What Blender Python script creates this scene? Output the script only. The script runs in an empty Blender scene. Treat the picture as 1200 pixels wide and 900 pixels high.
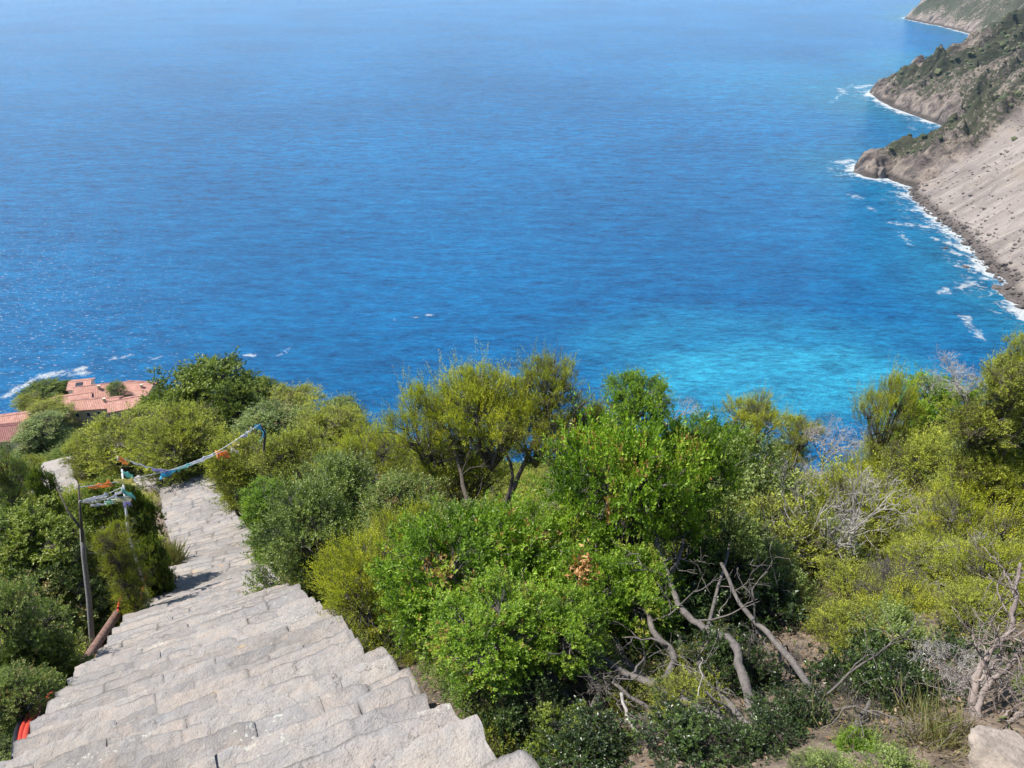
import bpy, math, random
import numpy as np
from mathutils import Vector, Matrix

C = bpy.context.scene.collection
rng = np.random.default_rng(7)
R_ = math.radians
FPX = 906.0; PITCH = R_(29.4); CP, SP = math.cos(PITCH), math.sin(PITCH)
SEA = -200.0

def ray(px, py):
    cx = (px-600)/FPX; cy = (450-py)/FPX
    return np.array([cx, CP+SP*cy, -SP+CP*cy])
def at(px, py, s): return ray(px, py)*s
def sea_at(px, py):
    r = ray(px, py); return (r*(SEA/r[2]))[:2]

# ------------------------------------------------------------------ noise
def _hash(ix, iy, iz, seed):
    h = (ix.astype(np.int64)*374761393 + iy.astype(np.int64)*668265263 + iz.astype(np.int64)*2147483647 + seed*974634777) & 0x7fffffff
    h = ((h ^ (h >> 13))*1274126177) & 0x7fffffff
    return ((h ^ (h >> 16)) & 0xffff)/65535.0
def vnoise(x, y, z=None, seed=0):
    x = np.asarray(x, float); y = np.asarray(y, float); z = np.zeros_like(x) if z is None else np.asarray(z, float)
    ix, iy, iz = np.floor(x), np.floor(y), np.floor(z)
    fx, fy, fz = x-ix, y-iy, z-iz
    fx = fx*fx*(3-2*fx); fy = fy*fy*(3-2*fy); fz = fz*fz*(3-2*fz)
    def L(dz):
        a = _hash(ix, iy, iz+dz, seed)*(1-fx)+_hash(ix+1, iy, iz+dz, seed)*fx
        b = _hash(ix, iy+1, iz+dz, seed)*(1-fx)+_hash(ix+1, iy+1, iz+dz, seed)*fx
        return a*(1-fy)+b*fy
    return (L(0)*(1-fz)+L(1)*fz)*2-1
def fbm(x, y, z=None, o=4, seed=0, ridged=False):
    t = 0; amp = 1; tot = 0
    z = np.zeros_like(np.asarray(x, float)) if z is None else z
    for k in range(o):
        n = vnoise(np.asarray(x)*2**k, np.asarray(y)*2**k, np.asarray(z)*2**k, seed+k*17)
        if ridged: n = 1-2*np.abs(n)
        t = t+n*amp; tot += amp; amp *= .5
    return t/tot
def sstep(a, b, x):
    t = np.clip((x-a)/(b-a), 0, 1); return t*t*(3-2*t)

# ------------------------------------------------------------------ object helpers
def tag(o, label=None, cat=None, group=None, kind=None):
    if label: o['label'] = label
    if cat: o['category'] = cat
    if group: o['group'] = group
    if kind: o['kind'] = kind
    return o
def link(name, me, mats=(), parent=None):
    o = bpy.data.objects.new(name, me); C.objects.link(o)
    for m in (mats if isinstance(mats, (list, tuple)) else [mats]):
        if m is not None and m.name not in [x.name for x in me.materials if x]: me.materials.append(m)
    if parent is not None: o.parent = parent
    return o
def empty(name, loc=(0, 0, 0), rz=0):
    o = bpy.data.objects.new(name, None); C.objects.link(o)
    o.location = loc; o.rotation_euler = (0, 0, rz); o.empty_display_size = .2
    return o
def np_mesh(name, V, F, smooth=False, attrs=None, mat_idx=None, fattrs=None):
    """V (n,3), F list of arrays (k,4) or (k,3)"""
    me = bpy.data.meshes.new(name)
    Fs = F if isinstance(F, list) else [F]
    Fs = [np.asarray(f, np.int32) for f in Fs if len(f)]
    V = np.asarray(V, np.float32)
    nl = sum(f.size for f in Fs); nf = sum(len(f) for f in Fs)
    me.vertices.add(len(V)); me.vertices.foreach_set('co', V.ravel())
    if not Fs:
        for k, v in (attrs or {}).items():
            a = me.attributes.new(k, 'FLOAT', 'POINT'); a.data.foreach_set('value', np.asarray(v, np.float32))
        return me
    me.loops.add(nl); me.polygons.add(nf)
    me.loops.foreach_set('vertex_index', np.concatenate([f.ravel() for f in Fs]))
    tot = np.concatenate([np.full(len(f), f.shape[1], np.int32) for f in Fs])
    st = np.concatenate([[0], np.cumsum(tot)[:-1]]).astype(np.int32)
    me.polygons.foreach_set('loop_start', st)
    me.polygons.foreach_set('use_smooth', np.full(nf, smooth))
    if mat_idx is not None: me.polygons.foreach_set('material_index', np.asarray(mat_idx, np.int32))
    for k, v in (attrs or {}).items():
        a = me.attributes.new(k, 'FLOAT', 'POINT'); a.data.foreach_set('value', np.asarray(v, np.float32))
    me.update(calc_edges=True); me.validate()
    return me
class MB:
    """collects polygons into one mesh"""
    def __init__(s): s.V = []; s.F4 = []; s.F3 = []; s.n = 0; s.A = []
    def add(s, V, F4=(), F3=(), a=0.5):
        V = np.asarray(V, float).reshape(-1, 3)
        s.V.append(V)
        if len(F4): s.F4.append(np.asarray(F4)+s.n)
        if len(F3): s.F3.append(np.asarray(F3)+s.n)
        s.A.append(np.full(len(V), a) if np.isscalar(a) else a)
        s.n += len(V)
    def box(s, c, size, rz=0, a=.5):
        hx, hy, hz = [q/2 for q in size]
        v = np.array([[x, y, z] for x in (-hx, hx) for y in (-hy, hy) for z in (-hz, hz)])
        cr, sr = math.cos(rz), math.sin(rz)
        v = np.stack([v[:, 0]*cr-v[:, 1]*sr, v[:, 0]*sr+v[:, 1]*cr, v[:, 2]], 1)+np.array(c)
        s.add(v, [[0, 1, 3, 2], [4, 6, 7, 5], [0, 4, 5, 1], [2, 3, 7, 6], [0, 2, 6, 4], [1, 5, 7, 3]], a=a)
    def tube(s, P, rad, n=6, a=.5, cap=True):
        P = np.asarray(P, float); m = len(P)
        rad = np.full(m, rad) if np.isscalar(rad) else np.asarray(rad, float)
        T = np.gradient(P, axis=0); T /= np.linalg.norm(T, axis=1)[:, None]+1e-9
        up = np.array([0.13, .21, .97]) if abs(T[0][2]) < .9 else np.array([1., .1, 0])
        rings = []
        for i in range(m):
            x = np.cross(T[i], up); x /= np.linalg.norm(x)+1e-9
            y = np.cross(x, T[i]); up = y
            an = np.arange(n)*2*math.pi/n
            rings.append(P[i]+rad[i]*(np.cos(an)[:, None]*x+np.sin(an)[:, None]*y))
        V = np.concatenate(rings)
        F = []
        for i in range(m-1):
            for j in range(n):
                k = (j+1) % n
                F.append([i*n+j, i*n+k, (i+1)*n+k, (i+1)*n+j])
        F3 = []
        if cap:
            V = np.vstack([V, P[0], P[-1]]); q = m*n
            for j in range(n):
                k = (j+1) % n
                F3.append([q, k, j]); F3.append([q+1, (m-1)*n+j, (m-1)*n+k])
        s.add(V, F, F3, a=a)
    def mesh(s, name, smooth=False):
        V = np.concatenate(s.V); F = []
        if s.F4: F.append(np.concatenate(s.F4))
        if s.F3: F.append(np.concatenate(s.F3))
        return np_mesh(name, V, F, smooth, {'tint': np.concatenate(s.A)})
    def obj(s, name, mat, parent=None, smooth=False): return link(name, s.mesh(name, smooth), mat, parent)

# ------------------------------------------------------------------ materials
class NT:
    def __init__(s, name):
        s.m = bpy.data.materials.new(name); s.m.use_nodes = True
        s.t = s.m.node_tree; s.t.nodes.clear()
        s.out = s.n('ShaderNodeOutputMaterial')
    def n(s, t, **k):
        x = s.t.nodes.new(t)
        for a, b in k.items():
            if a == 'i':
                for q, w in b.items():
                    if hasattr(w, 'links') or isinstance(w, bpy.types.NodeSocket): s.t.links.new(w, x.inputs[q])
                    else: x.inputs[q].default_value = w
            else: setattr(x, a, b)
        return x
    def attr(s, nm): return s.n('ShaderNodeAttribute', attribute_name=nm).outputs['Fac']
    def pos(s): return s.n('ShaderNodeNewGeometry').outputs['Position']
    def noise(s, vec, scale, det=4, rough=.55, dist=0):
        return s.n('ShaderNodeTexNoise', i={'Vector': vec, 'Scale': scale, 'Detail': det, 'Roughness': rough, 'Distortion': dist}).outputs['Fac']
    def mapping(s, vec, scale=(1, 1, 1), rot=(0, 0, 0)):
        return s.n('ShaderNodeMapping', i={'Vector': vec, 'Scale': scale, 'Rotation': rot}).outputs[0]
    def ramp(s, f, stops, interp='LINEAR'):
        r = s.n('ShaderNodeValToRGB', i={'Fac': f}); r.color_ramp.interpolation = interp
        e = r.color_ramp.elements
        while len(e) > 1: e.remove(e[-1])
        e[0].position, e[0].color = stops[0][0], (*stops[0][1], 1)
        for p, c in stops[1:]:
            q = e.new(p); q.color = (*c, 1)
        return r.outputs[0]
    def math(s, op, a, b=0.0, c=0.0, clamp=False):
        return s.n('ShaderNodeMath', operation=op, use_clamp=clamp, i={0: a, 1: b, 2: c}).outputs[0]
    def mr(s, v, a, b, c=0, d=1): return s.n('ShaderNodeMapRange', i={0: v, 1: a, 2: b, 3: c, 4: d}).outputs[0]
    def mix(s, f, a, b, mode='MIX'):
        x = s.n('ShaderNodeMix', data_type='RGBA', blend_type=mode)
        for k, w in ((0, f), (6, a), (7, b)):
            if isinstance(w, bpy.types.NodeSocket): s.t.links.new(w, x.inputs[k])
            else: x.inputs[k].default_value = (*w, 1) if isinstance(w, tuple) and len(w) == 3 else w
        return x.outputs[2]
    def bump(s, h, strength=.5, dist=.02, prev=None):
        i = {'Height': h, 'Strength': strength, 'Distance': dist}
        if prev is not None: i['Normal'] = prev
        return s.n('ShaderNodeBump', i=i).outputs[0]
    def bsdf(s, col, rough=.8, nrm=None, **k):
        i = {'Base Color': col if isinstance(col, bpy.types.NodeSocket) else (*col, 1), 'Roughness': rough}
        i.update(k)
        if nrm is not None: i['Normal'] = nrm
        return s.n('ShaderNodeBsdfPrincipled', i=i).outputs[0]
    def done(s, sh): s.t.links.new(sh, s.out.inputs[0]); return s.m

def simple_mat(name, col, rough=.7, var=.15, scale=8, bump=.2, **k):
    t = NT(name); p = t.n('ShaderNodeTexCoord').outputs['Object']
    n = t.noise(p, scale, 4)
    c = t.ramp(n, [(.25, tuple(q*(1-var) for q in col)), (.75, tuple(min(1, q*(1+var)) for q in col))])
    return t.done(t.bsdf(c, rough, t.bump(n, bump, .02), **k))

def leaf_mat(name, stops, rough=.45, trans=.3, spec=.35):
    t = NT(name)
    f = t.attr('tint')
    r = t.n('ShaderNodeObjectInfo').outputs['Random']
    f2 = t.math('ADD', f, t.mr(r, 0, 1, -.1, .1), clamp=True)
    col = t.ramp(f2, stops)
    b = t.bsdf(col, rough, **{'Specular IOR Level': spec})
    tc = t.mix(1.0, col, (1.15, 1.25, .45, 1), 'MULTIPLY')
    tr = t.n('ShaderNodeBsdfTranslucent', i={'Color': tc}).outputs[0]
    ms = t.n('ShaderNodeMixShader', i={0: trans, 1: b, 2: tr}).outputs[0]
    return t.done(ms)

G1, G2, G3 = (.032, .062, .012), (.085, .15, .02), (.19, .27, .035)
M = {}
M['leaf_bright'] = leaf_mat('bright broad leaves', [(0, (.045, .09, .012)), (.4, (.14, .25, .022)), (.8, (.31, .46, .045)), (.965, (.43, .54, .07)), (.985, (.36, .2, .08))], .4, .35)
M['leaf_heath'] = leaf_mat('heath needles', [(0, (.2, .16, .12)), (.2, (.15, .15, .05)), (.5, (.31, .36, .035)), (.9, (.52, .54, .045)), (1, (.58, .56, .06))], .6, .3, .2)
M['leaf_grey'] = leaf_mat('grey green leaves', [(0, (.05, .075, .025)), (.4, (.15, .21, .05)), (.75, (.27, .35, .085)), (.95, (.40, .46, .18)), (1, (.3, .2, .09))], .42, .25, .45)
M['leaf_dark'] = leaf_mat('holm oak leaves', [(0, (.035, .06, .012)), (.5, (.14, .2, .025)), (.9, (.28, .34, .045)), (1, (.32, .36, .08))], .45, .25)
M['leaf_olive'] = leaf_mat('olive scrub leaves', [(0, (.17, .14, .09)), (.3, (.18, .20, .05)), (.7, (.35, .39, .055)), (1, (.48, .50, .08))], .6, .25, .2)
M['leaf_shade'] = leaf_mat('painted-shade leaves', [(0, (.012, .02, .008)), (.5, (.035, .06, .016)), (.85, (.07, .12, .025)), (1, (.12, .18, .04))], .35, .2, .5)  # leaf colour darkened to paint in the shade near the ground
M['leaf_dry'] = leaf_mat('dry brown leaves', [(0, (.3, .13, .05)), (.6, (.5, .25, .11)), (1, (.62, .38, .18))], .7, .25, .1)
M['grass_dry'] = leaf_mat('dry grass blades', [(0, (.2, .18, .07)), (.6, (.34, .31, .14)), (1, (.2, .3, .08))], .8, .2, .1)

def bark(name, a, b):
    t = NT(name); p = t.n('ShaderNodeTexCoord').outputs['Object']
    n = t.noise(t.mapping(p, (1, 1, .25)), 22, 6, .65); n2 = t.noise(p, 3, 3)
    c = t.ramp(n, [(.3, a), (.7, b)])
    c = t.mix(t.mr(n2, .45, .65, 0, .5), c, (b[0]*1.15, b[1]*1.12, b[2]*1.05, 1))
    return t.done(t.bsdf(c, .9, t.bump(n, .7, .03)))
M['bark_grey'] = bark('grey bark', (.06, .052, .048), (.18, .16, .148))
M['bark_dark'] = bark('dark bark', (.035, .028, .024), (.12, .1, .085))
M['bark_pale'] = bark('bleached dead wood', (.2, .18, .17), (.48, .45, .425))
M['bark_pink'] = bark('smooth pinkish bark', (.13, .1, .09), (.31, .26, .235))

def stone_mat():
    t = NT('weathered sandstone'); p = t.n('ShaderNodeTexCoord').outputs['Object']
    a = t.attr('tint')
    n1 = t.noise(p, 1.6, 5, .6); n2 = t.noise(p, 9, 6, .7); n3 = t.noise(p, 60, 3, .6)
    str_ = t.noise(t.mapping(p, (1, 1, 1), (0, 0, -.47)), 30, 4, .6)
    base = t.ramp(a, [(0, (.25, .228, .212)), (.35, (.325, .288, .262)), (.6, (.38, .325, .28)), (.8, (.35, .322, .298)), (1, (.43, .365, .30))])
    c = t.mix(t.mr(n1, .35, .65, 0, .55), base, (.30, .29, .29, 1))
    c = t.mix(t.mr(n2, .5, .72, 0, .6), c, (.44, .395, .34, 1))
    c = t.mix(t.mr(n2, .42, .25, 0, .7), c, (.2, .19, .18, 1))
    c = t.mix(t.mr(n3, .35, .7, 0, .35), c, (.22, .2, .18, 1))
    v = t.n('ShaderNodeTexVoronoi', i={'Vector': t.n('ShaderNodeVectorMath', operation='ADD', i={0: p, 1: t.n('ShaderNodeTexNoise', i={'Vector': p, 'Scale': 6.0}).outputs['Color']}).outputs[0], 'Scale': 7.0}).outputs['Distance']
    lich = t.math('MULTIPLY', t.mr(v, .28, .18, 0, 1), t.mr(t.noise(p, .9, 2), .5, .62, 0, .8))
    c = t.mix(lich, c, (.55, .56, .48, 1))
    v2 = t.n('ShaderNodeTexVoronoi', i={'Vector': p, 'Scale': 1.3}).outputs['Distance']
    c = t.mix(t.math('MULTIPLY', t.mr(v2, .1, .05, 0, .6), t.mr(n2, .3, .6, .4, 1)), c, (.55, .36, .16, 1))
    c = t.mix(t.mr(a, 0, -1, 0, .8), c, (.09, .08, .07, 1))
    n5 = t.noise(p, 3.2, 8, .72, .6)
    n6 = t.noise(p, .55, 4, .6); c = t.mix(t.mr(n6, .5, .64, 0, .6), c, (.19, .175, .16, 1)); c = t.mix(t.mr(t.noise(p, 14, 6, .8), .56, .68, 0, .6), c, (.16, .145, .13, 1))
    c = t.mix(t.mr(n5, .52, .62, 0, .45), c, (.25, .25, .255, 1)); c = t.mix(t.mr(n5, .47, .38, 0, .35), c, (.42, .335, .27, 1))
    crk = t.n('ShaderNodeTexVoronoi', feature='DISTANCE_TO_EDGE', i={'Vector': t.n('ShaderNodeVectorMath', operation='ADD', i={0: t.mapping(p, (1, 1, .6), (0, 0, -.47)), 1: t.n('ShaderNodeVectorMath', operation='SCALE', i={0: t.n('ShaderNodeTexNoise', i={'Vector': p, 'Scale': 4.0, 'Detail': 5.0}).outputs['Color'], 'Scale': .5}).outputs[0]}).outputs[0], 'Scale': 2.2}).outputs['Distance']
    cm = t.math('MULTIPLY', t.mr(crk, .012, .0, 0, 1), t.mr(n1, .4, .6, 0, 1))
    c = t.mix(t.math('MULTIPLY', cm, .75), c, (.1, .09, .08, 1))
    nr = t.bump(cm, -.8, .03); nr = t.bump(n5, .8, .03, nr)
    nr = t.bump(n2, .9, .02, nr); nr = t.bump(n3, .7, .01, nr); nr = t.bump(str_, .5, .015, nr)
    return t.done(t.bsdf(c, .9, nr, **{'Specular IOR Level': .2}))
M['stone'] = stone_mat()

def soil_mat():
    t = NT('dry hillside soil'); p = t.pos()
    n1 = t.noise(p, .5, 5, .6); n2 = t.noise(p, 8, 5, .7)
    c = t.ramp(n1, [(.3, (.05, .042, .028)), (.5, (.13, .098, .07)), (.65, (.22, .165, .12)), (.8, (.08, .09, .035))])
    c = t.mix(t.mr(n2, .5, .75, 0, .6), c, (.30, .24, .18, 1))
    c = t.mix(t.mr(n2, .47, .38, 0, .8), c, (.04, .035, .022, 1))
    return t.done(t.bsdf(c, .95, t.bump(n2, .9, .08)))
M['soil'] = soil_mat()

def cliff_mat(name, bluish=0.0):
    t = NT(name); p = t.pos()
    sc, sd, scree, veg = t.attr('sc'), t.attr('sd'), t.attr('scree'), t.attr('veg')
    uv = t.n('ShaderNodeCombineXYZ', i={0: t.math('MULTIPLY', sc, .14), 1: t.math('MULTIPLY', sd, .02), 2: 0.0}).outputs[0]
    st = t.noise(uv, 1.0, 7, .68, .3)
    n1 = t.noise(p, .03, 6, .65); n2 = t.noise(p, .25, 6, .7)
    rock = t.ramp(st, [(.25, (.10, .082, .078)), (.45, (.19, .155, .14)), (.6, (.29, .24, .21)), (.8, (.40, .34, .28))])
    rock = t.mix(t.mr(n2, .5, .7, 0, .6), rock, (.17, .15, .14, 1))
    dg = t.noise(t.mapping(p, (.35, 1, .8), (0, R_(20), R_(-18))), .07, 10, .74, .5)
    rock = t.ramp(dg, [(.36, (.06, .05, .047)), (.44, (.17, .138, .122)), (.51, (.31, .25, .21)), (.57, (.44, .36, .29)), (.66, (.24, .185, .155))])
    rock = t.mix(t.mr(st, .55, .7, 0, .3), rock, (.42, .36, .30, 1))
    scr = t.ramp(st, [(.28, (.13, .11, .098)), (.5, (.25, .212, .19)), (.72, (.37, .32, .285))])
    scr = t.mix(t.mr(n2, .5, .75, 0, .35), scr, (.27, .24, .21, 1))
    scr = t.mix(t.mr(n1, .5, .7, 0, .5), scr, (.26, .21, .15, 1)); scr = t.mix(t.mr(dg, .52, .64, 0, .7), scr, (.15, .13, .12, 1)); scr = t.mix(t.mr(dg, .42, .3, 0, .6), scr, (.38, .35, .33, 1))
    n4 = t.noise(p, .9, 4, .75)
    scr = t.mix(t.mr(n4, .52, .68, 0, .55), scr, (.17, .15, .13, 1)); scr = t.mix(t.mr(n4, .42, .3, 0, .5), scr, (.5, .46, .42, 1)); rock = t.mix(t.mr(n4, .5, .7, 0, .5), rock, (.09, .08, .075, 1))
    c = t.mix(scree, rock, scr)
    gm = t.math('ADD', veg, t.mr(n2, .3, .7, -.45, .45))
    green = t.ramp(n2, [(.3, (.035, .045, .025)), (.6, (.075, .085, .04)), (.8, (.14, .13, .075))])
    c = t.mix(t.mr(gm, .48, .62, 0, .9), c, green)
    wet = t.mr(t.n('ShaderNodeSeparateXYZ', i={0: p}).outputs[2], SEA+7, SEA+3.5, 0, .85)
    c = t.mix(wet, c, (.085, .07, .062, 1))
    nr = t.bump(dg, t.mr(scree, 0, 1, 1, .22), 12.0); nr = t.bump(st, .5, 2.0, nr); nr = t.bump(n2, .8, 1.5, nr)
    return t.done(t.bsdf(c, .9, nr, **{'Specular IOR Level': .2}))
M['cliff'] = cliff_mat('coastal rock and scree')

def sea_mat():
    t = NT('sea water'); p = t.pos()
    shore, tq, fm = t.attr('shore'), t.attr('turq'), t.attr('foamline')
    big = t.noise(t.mapping(p, (1, 1, 1)), .004, 3, .5)
    deep = t.ramp(big, [(.3, (.0, .125, .345)), (.7, (.0, .175, .45))])
    c = t.mix(t.mr(tq, 0, 1, 0, 1), deep, (.03, .35, .58, 1))
    c = t.mix(t.math('MULTIPLY', t.mr(t.math('ADD', shore, t.mr(big, .3, .7, -20, 20)), 130, 10, 0, .7), t.attr('teal')), c, (.02, .19, .24, 1))
    wv = t.noise(t.mapping(p, (.04, .115, .08), (0, 0, R_(10))), 1.0, 9, .76, .2)
    wv2 = t.noise(t.mapping(p, (.16, .42, .3), (0, 0, R_(16))), 1.0, 5, .7, .3)
    wv3 = t.noise(t.mapping(p, (.010, .034, .02), (0, 0, R_(7))), 1.0, 6, .72, .3)
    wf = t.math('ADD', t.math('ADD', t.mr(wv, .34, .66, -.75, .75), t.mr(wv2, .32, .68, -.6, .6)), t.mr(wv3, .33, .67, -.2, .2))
    c = t.mix(t.mr(wf, 0, .9, 0, .75), c, t.mix(1.0, c, (1.6, 1.75, 1.55, 1), 'MULTIPLY'))  # ripple light and dark painted into the water colour, standing in for sky reflection
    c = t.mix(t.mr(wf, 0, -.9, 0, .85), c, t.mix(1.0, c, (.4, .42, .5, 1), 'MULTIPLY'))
    # foam
    f1 = t.noise(p, .16, 6, .7, .4); f2 = t.noise(p, .035, 3, .6); f3 = t.noise(p, .9, 4, .7)
    band = t.math('ADD', shore, t.mr(f1, .25, .75, -9, 9))
    band = t.math('ADD', band, t.mr(f2, .3, .7, -9, 9))
    foam = t.mr(band, 10, 3, 0, 1)
    lace = t.math('MULTIPLY', t.mr(band, 30, 8, 0, 1), t.mr(t.noise(t.mapping(p, (1, 1, 1)), .11, 7, .75, 1.5), .53, .62, 0, .8))
    fl = t.math('ADD', fm, t.mr(f1, .25, .75, -4.5, 4.5))
    foam2 = t.math('MULTIPLY', t.mr(fl, 2.6, -.5, 0, 1), t.mr(f3, .35, .55, .25, 1))
    foam = t.math('MAXIMUM', t.math('MAXIMUM', foam, lace), foam2)
    # sun glitter painted into the colour as white specks on the sunward side
    cap = t.math('MULTIPLY', t.mr(t.noise(t.mapping(p, (.08, .16, .1), (0, 0, .3)), 3.6, 6, .75), 0.585, .64, 0, .8), t.attr('glitter'))
    foam = t.math('MAXIMUM', foam, cap)  # cap is the painted sun glitter; foam now holds both foam and glitter
    c = t.mix(foam, c, (.75, .8, .82, 1))
    m1 = t.mapping(p, (.05, .16, .1), (0, 0, R_(14)))
    h1 = t.noise(m1, .55, 4, .6, .3)
    m2 = t.mapping(p, (.4, .8, .5), (0, 0, R_(24)))
    h2 = t.noise(m2, .40, 7, .75, .4)
    m3 = t.mapping(p, (.012, .03, .02), (0, 0, R_(8)))
    h3 = t.noise(m3, .8, 3, .55)
    nr = t.bump(h3, 1.0, 7.0); nr = t.bump(h1, 1.0, 3.4, nr); h5 = t.noise(t.mapping(p, (1, 1.8, 1), (0, 0, R_(20))), .55, 4, .7)
    nr = t.bump(h2, 1.0, 3.6, nr); nr = t.bump(h5, 1.0, 1.0, nr)
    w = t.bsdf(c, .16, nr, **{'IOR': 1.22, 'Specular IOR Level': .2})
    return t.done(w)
M['sea'] = sea_mat()

# ------------------------------------------------------------------ terrain
U = np.array([-.457, .889]); T = np.array([.889, .457])
S = lambda *a: tuple(sea_at(*a))
coast = [(1700, 3600), (1500, 3150), S(1060, 22), (1262, 2560), S(1100, 30), S(1145, 42), (1150, 2060), (980, 1830), (800, 1560), (680, 1390),
         S(1018, 108), S(1030, 118), S(1045, 126), S(1075, 137), S(1100, 146), S(1120, 153), (545, 930), (500, 880), (440, 860), (400, 845), (378, 835),
         S(1001, 193), S(1000, 200), S(1012, 207), S(1028, 210), S(1034, 206), S(1043, 211), S(1060, 217), S(1072, 220), S(1068, 228), S(1082, 242), S(1100, 257), S(1125, 276),
         S(1145, 298), S(1160, 317), S(1180, 330), S(1176, 343), S(1200, 362), (326, 405), (328, 365), (300, 300), (235, 268), (150, 256), (40, 258), (-60, 280),
         (-150, 312), (-200, 322), (-222, 312), (-232, 285), (-245, 235), (-275, 150), (-340, 20), (-420, -250), (-500, -800)]
coast_n = len(coast)
poly = coast+[(6000, -800), (6000, 3600)]
def coastline(X, Y):
    """signed distance inland, arclength of nearest coast point"""
    shp = X.shape; x = X.ravel(); y = Y.ravel()
    best = np.full(x.shape, 1e9); bs = np.zeros(x.shape); arc = 0
    inside = np.zeros(x.shape, bool)
    n = len(poly)
    for i in range(n):
        ax, ay = poly[i]; bx, by = poly[(i+1) % n]
        cond = ((ay > y) != (by > y)) & (x < (bx-ax)*(y-ay)/(by-ay+1e-12)+ax)
        inside ^= cond
        if i < coast_n-1:
            dx, dy = bx-ax, by-ay; L = math.hypot(dx, dy)
            t = np.clip(((x-ax)*dx+(y-ay)*dy)/(L*L), 0, 1)
            d = np.hypot(x-ax-t*dx, y-ay-t*dy)
            m = d < best; best[m] = d[m]; bs[m] = (arc+t*L)[m]
            arc += L
    return np.where(inside, best, -best).reshape(shp), bs.reshape(shp)
PA = [-300, 0, 17.5, 23.8, 29.8, 35.1, 42.7, 52.3, 75, 100, 140, 175, 190, 215, 245, 300, 420]
PZ = [200, -1.7, -14.65, -18.2, -21, -22.7, -27.5, -30.6, -44, -57.5, -79, -99, -107, -117, -140, -185, -260]
SA = [0, 20, 23.8, 29.8, 35.1, 42.7, 52.3, 204, 400]
SCn = [-.475, -.3, .2, -.1, -.3, -6.5, -8.3, -19, -25]
def hill(X, Y):
    a = U[0]*X+U[1]*Y; c = T[0]*X+T[1]*Y
    z = np.interp(a, PA, PZ)
    dc = c-np.interp(a, SA, SCn)
    r = np.hypot(X, Y)
    nearf = 1-sstep(30, 80, a)
    er = np.maximum(dc-1.3, 0); el = np.maximum(-dc-1.3, 0)
    z = z-.33*(1-0*nearf)-nearf*(.45*sstep(0, .5, er)+.35*sstep(0, .5, el))
    z = z-.12*np.minimum(er, 8)-.48*np.maximum(er-8, 0)
    z = z-.12*np.minimum(el, 12)-.5*np.maximum(el-12, 0)
    side = sstep(.3, 1.5, np.abs(dc)-1.2)
    z = z+side*(.16*fbm(X*.8, Y*.8, o=4, seed=3)+.5*fbm(X*.15, Y*.15, o=3, seed=5)*sstep(3, 20, r)+1.5*fbm(X*.03, Y*.03, o=4, seed=9)*sstep(30, 100, r))
    return z
def height(X, Y):
    d, s = coastline(X, Y)
    r = np.hypot(X, Y)
    dd = np.maximum(d, 0)
    # scree between the two near headlands
    scree = sstep(0, 40, Y-(370+0*X))*(1-sstep(-8, 14, Y-X*.42-(553)))*sstep(-20, 40, X-250)
    k = .80-.06*scree
    amp = np.minimum(dd*.3, 26)*(1-.88*scree)
    gul = fbm(s/34+.1*fbm(X*.01, Y*.01), dd/190, o=4, seed=21, ridged=True)
    cliffb = (7*(1-np.exp(-dd/5))+6*fbm(X*.05, Y*.05, o=4, seed=30)*sstep(0, 12, dd))*(1-scree)
    far = SEA-2+2*(1-np.exp(-dd/2))+k*dd*(1-.00045*np.minimum(dd, 600))+amp*gul+cliffb+scree*(1.6*(1-np.exp(-dd/3))+1.3*fbm(X*.12, Y*.12, o=4, seed=41)+sstep(5, 40, dd)*(3.2*fbm(s/17+.3*fbm(X*.03, Y*.03, seed=47), dd/120, o=4, seed=46, ridged=True)+4*fbm(X*.025, Y*.025, o=2, seed=48)))
    wx = X+14*fbm(X*.012, Y*.012, o=3, seed=81); wy = Y+14*fbm(X*.012, Y*.012, o=3, seed=82)
    rid = fbm((wy-.35*wx)/34, (wx+.2*wy)/150, o=5, seed=83, ridged=True)
    iso = fbm(wx/26, wy/26, o=5, seed=84, ridged=True)
    rg = (1-.93*scree)*sstep(0, 8, dd)
    cz = np.exp(-(((X-430)/110)**2+((Y-840)/70)**2))+1.1*np.exp(-(((X-375)/45)**2+((Y-822)/45)**2))
    farw = sstep(1700, 2000, Y)
    far = far-dd*(.24*cz+(.17)*sstep(950, 1100, Y)*(1-farw))+farw*sstep(20, 120, dd)*30*fbm((wy-.4*wx)/120, (wx+.3*wy)/300, o=5, seed=86, ridged=True)
    iso2 = fbm(wx/11, wy/11, Y*0, o=4, seed=88, ridged=True)
    rg = rg*(1-.6*np.exp(-(((X-375)/45)**2+((Y-822)/45)**2)))
    far = far+rg*(14*rid+9*iso+8*iso2-11*np.abs(fbm((wy-.5*wx)/60, (wx+.3*wy)/220, o=4, seed=95)*2)**.6-2)+np.minimum(dd*.12, 2.2)*(1-.75*scree)*fbm(X*.14, Y*.14, o=4, seed=44)
    far = np.maximum(far, SEA-2+np.minimum(dd*.8, 3+dd*.12))
    far = np.minimum(far, 420)
    h = np.minimum(hill(X, Y), SEA-1+1.1*dd+4*fbm(X*.06, Y*.06, o=3, seed=50)*sstep(0, 15, dd))
    h = np.maximum(h, SEA-.5+.32*dd)
    w = sstep(340, 470, r)
    z = h*(1-w)+far*w
    z = np.where(d < 0, np.maximum(SEA+d*.6-1.5, SEA-30), z)
    return z, d, s, scree
def Gz(x, y):
    return float(height(np.array([float(x)]), np.array([float(y)]))[0][0])

# camera hill, polar sheet
rr = np.concatenate([[0.02], np.geomspace(.6, 500, 250)]); na = 420
th = np.linspace(0, 2*math.pi, na, endpoint=False)
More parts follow.
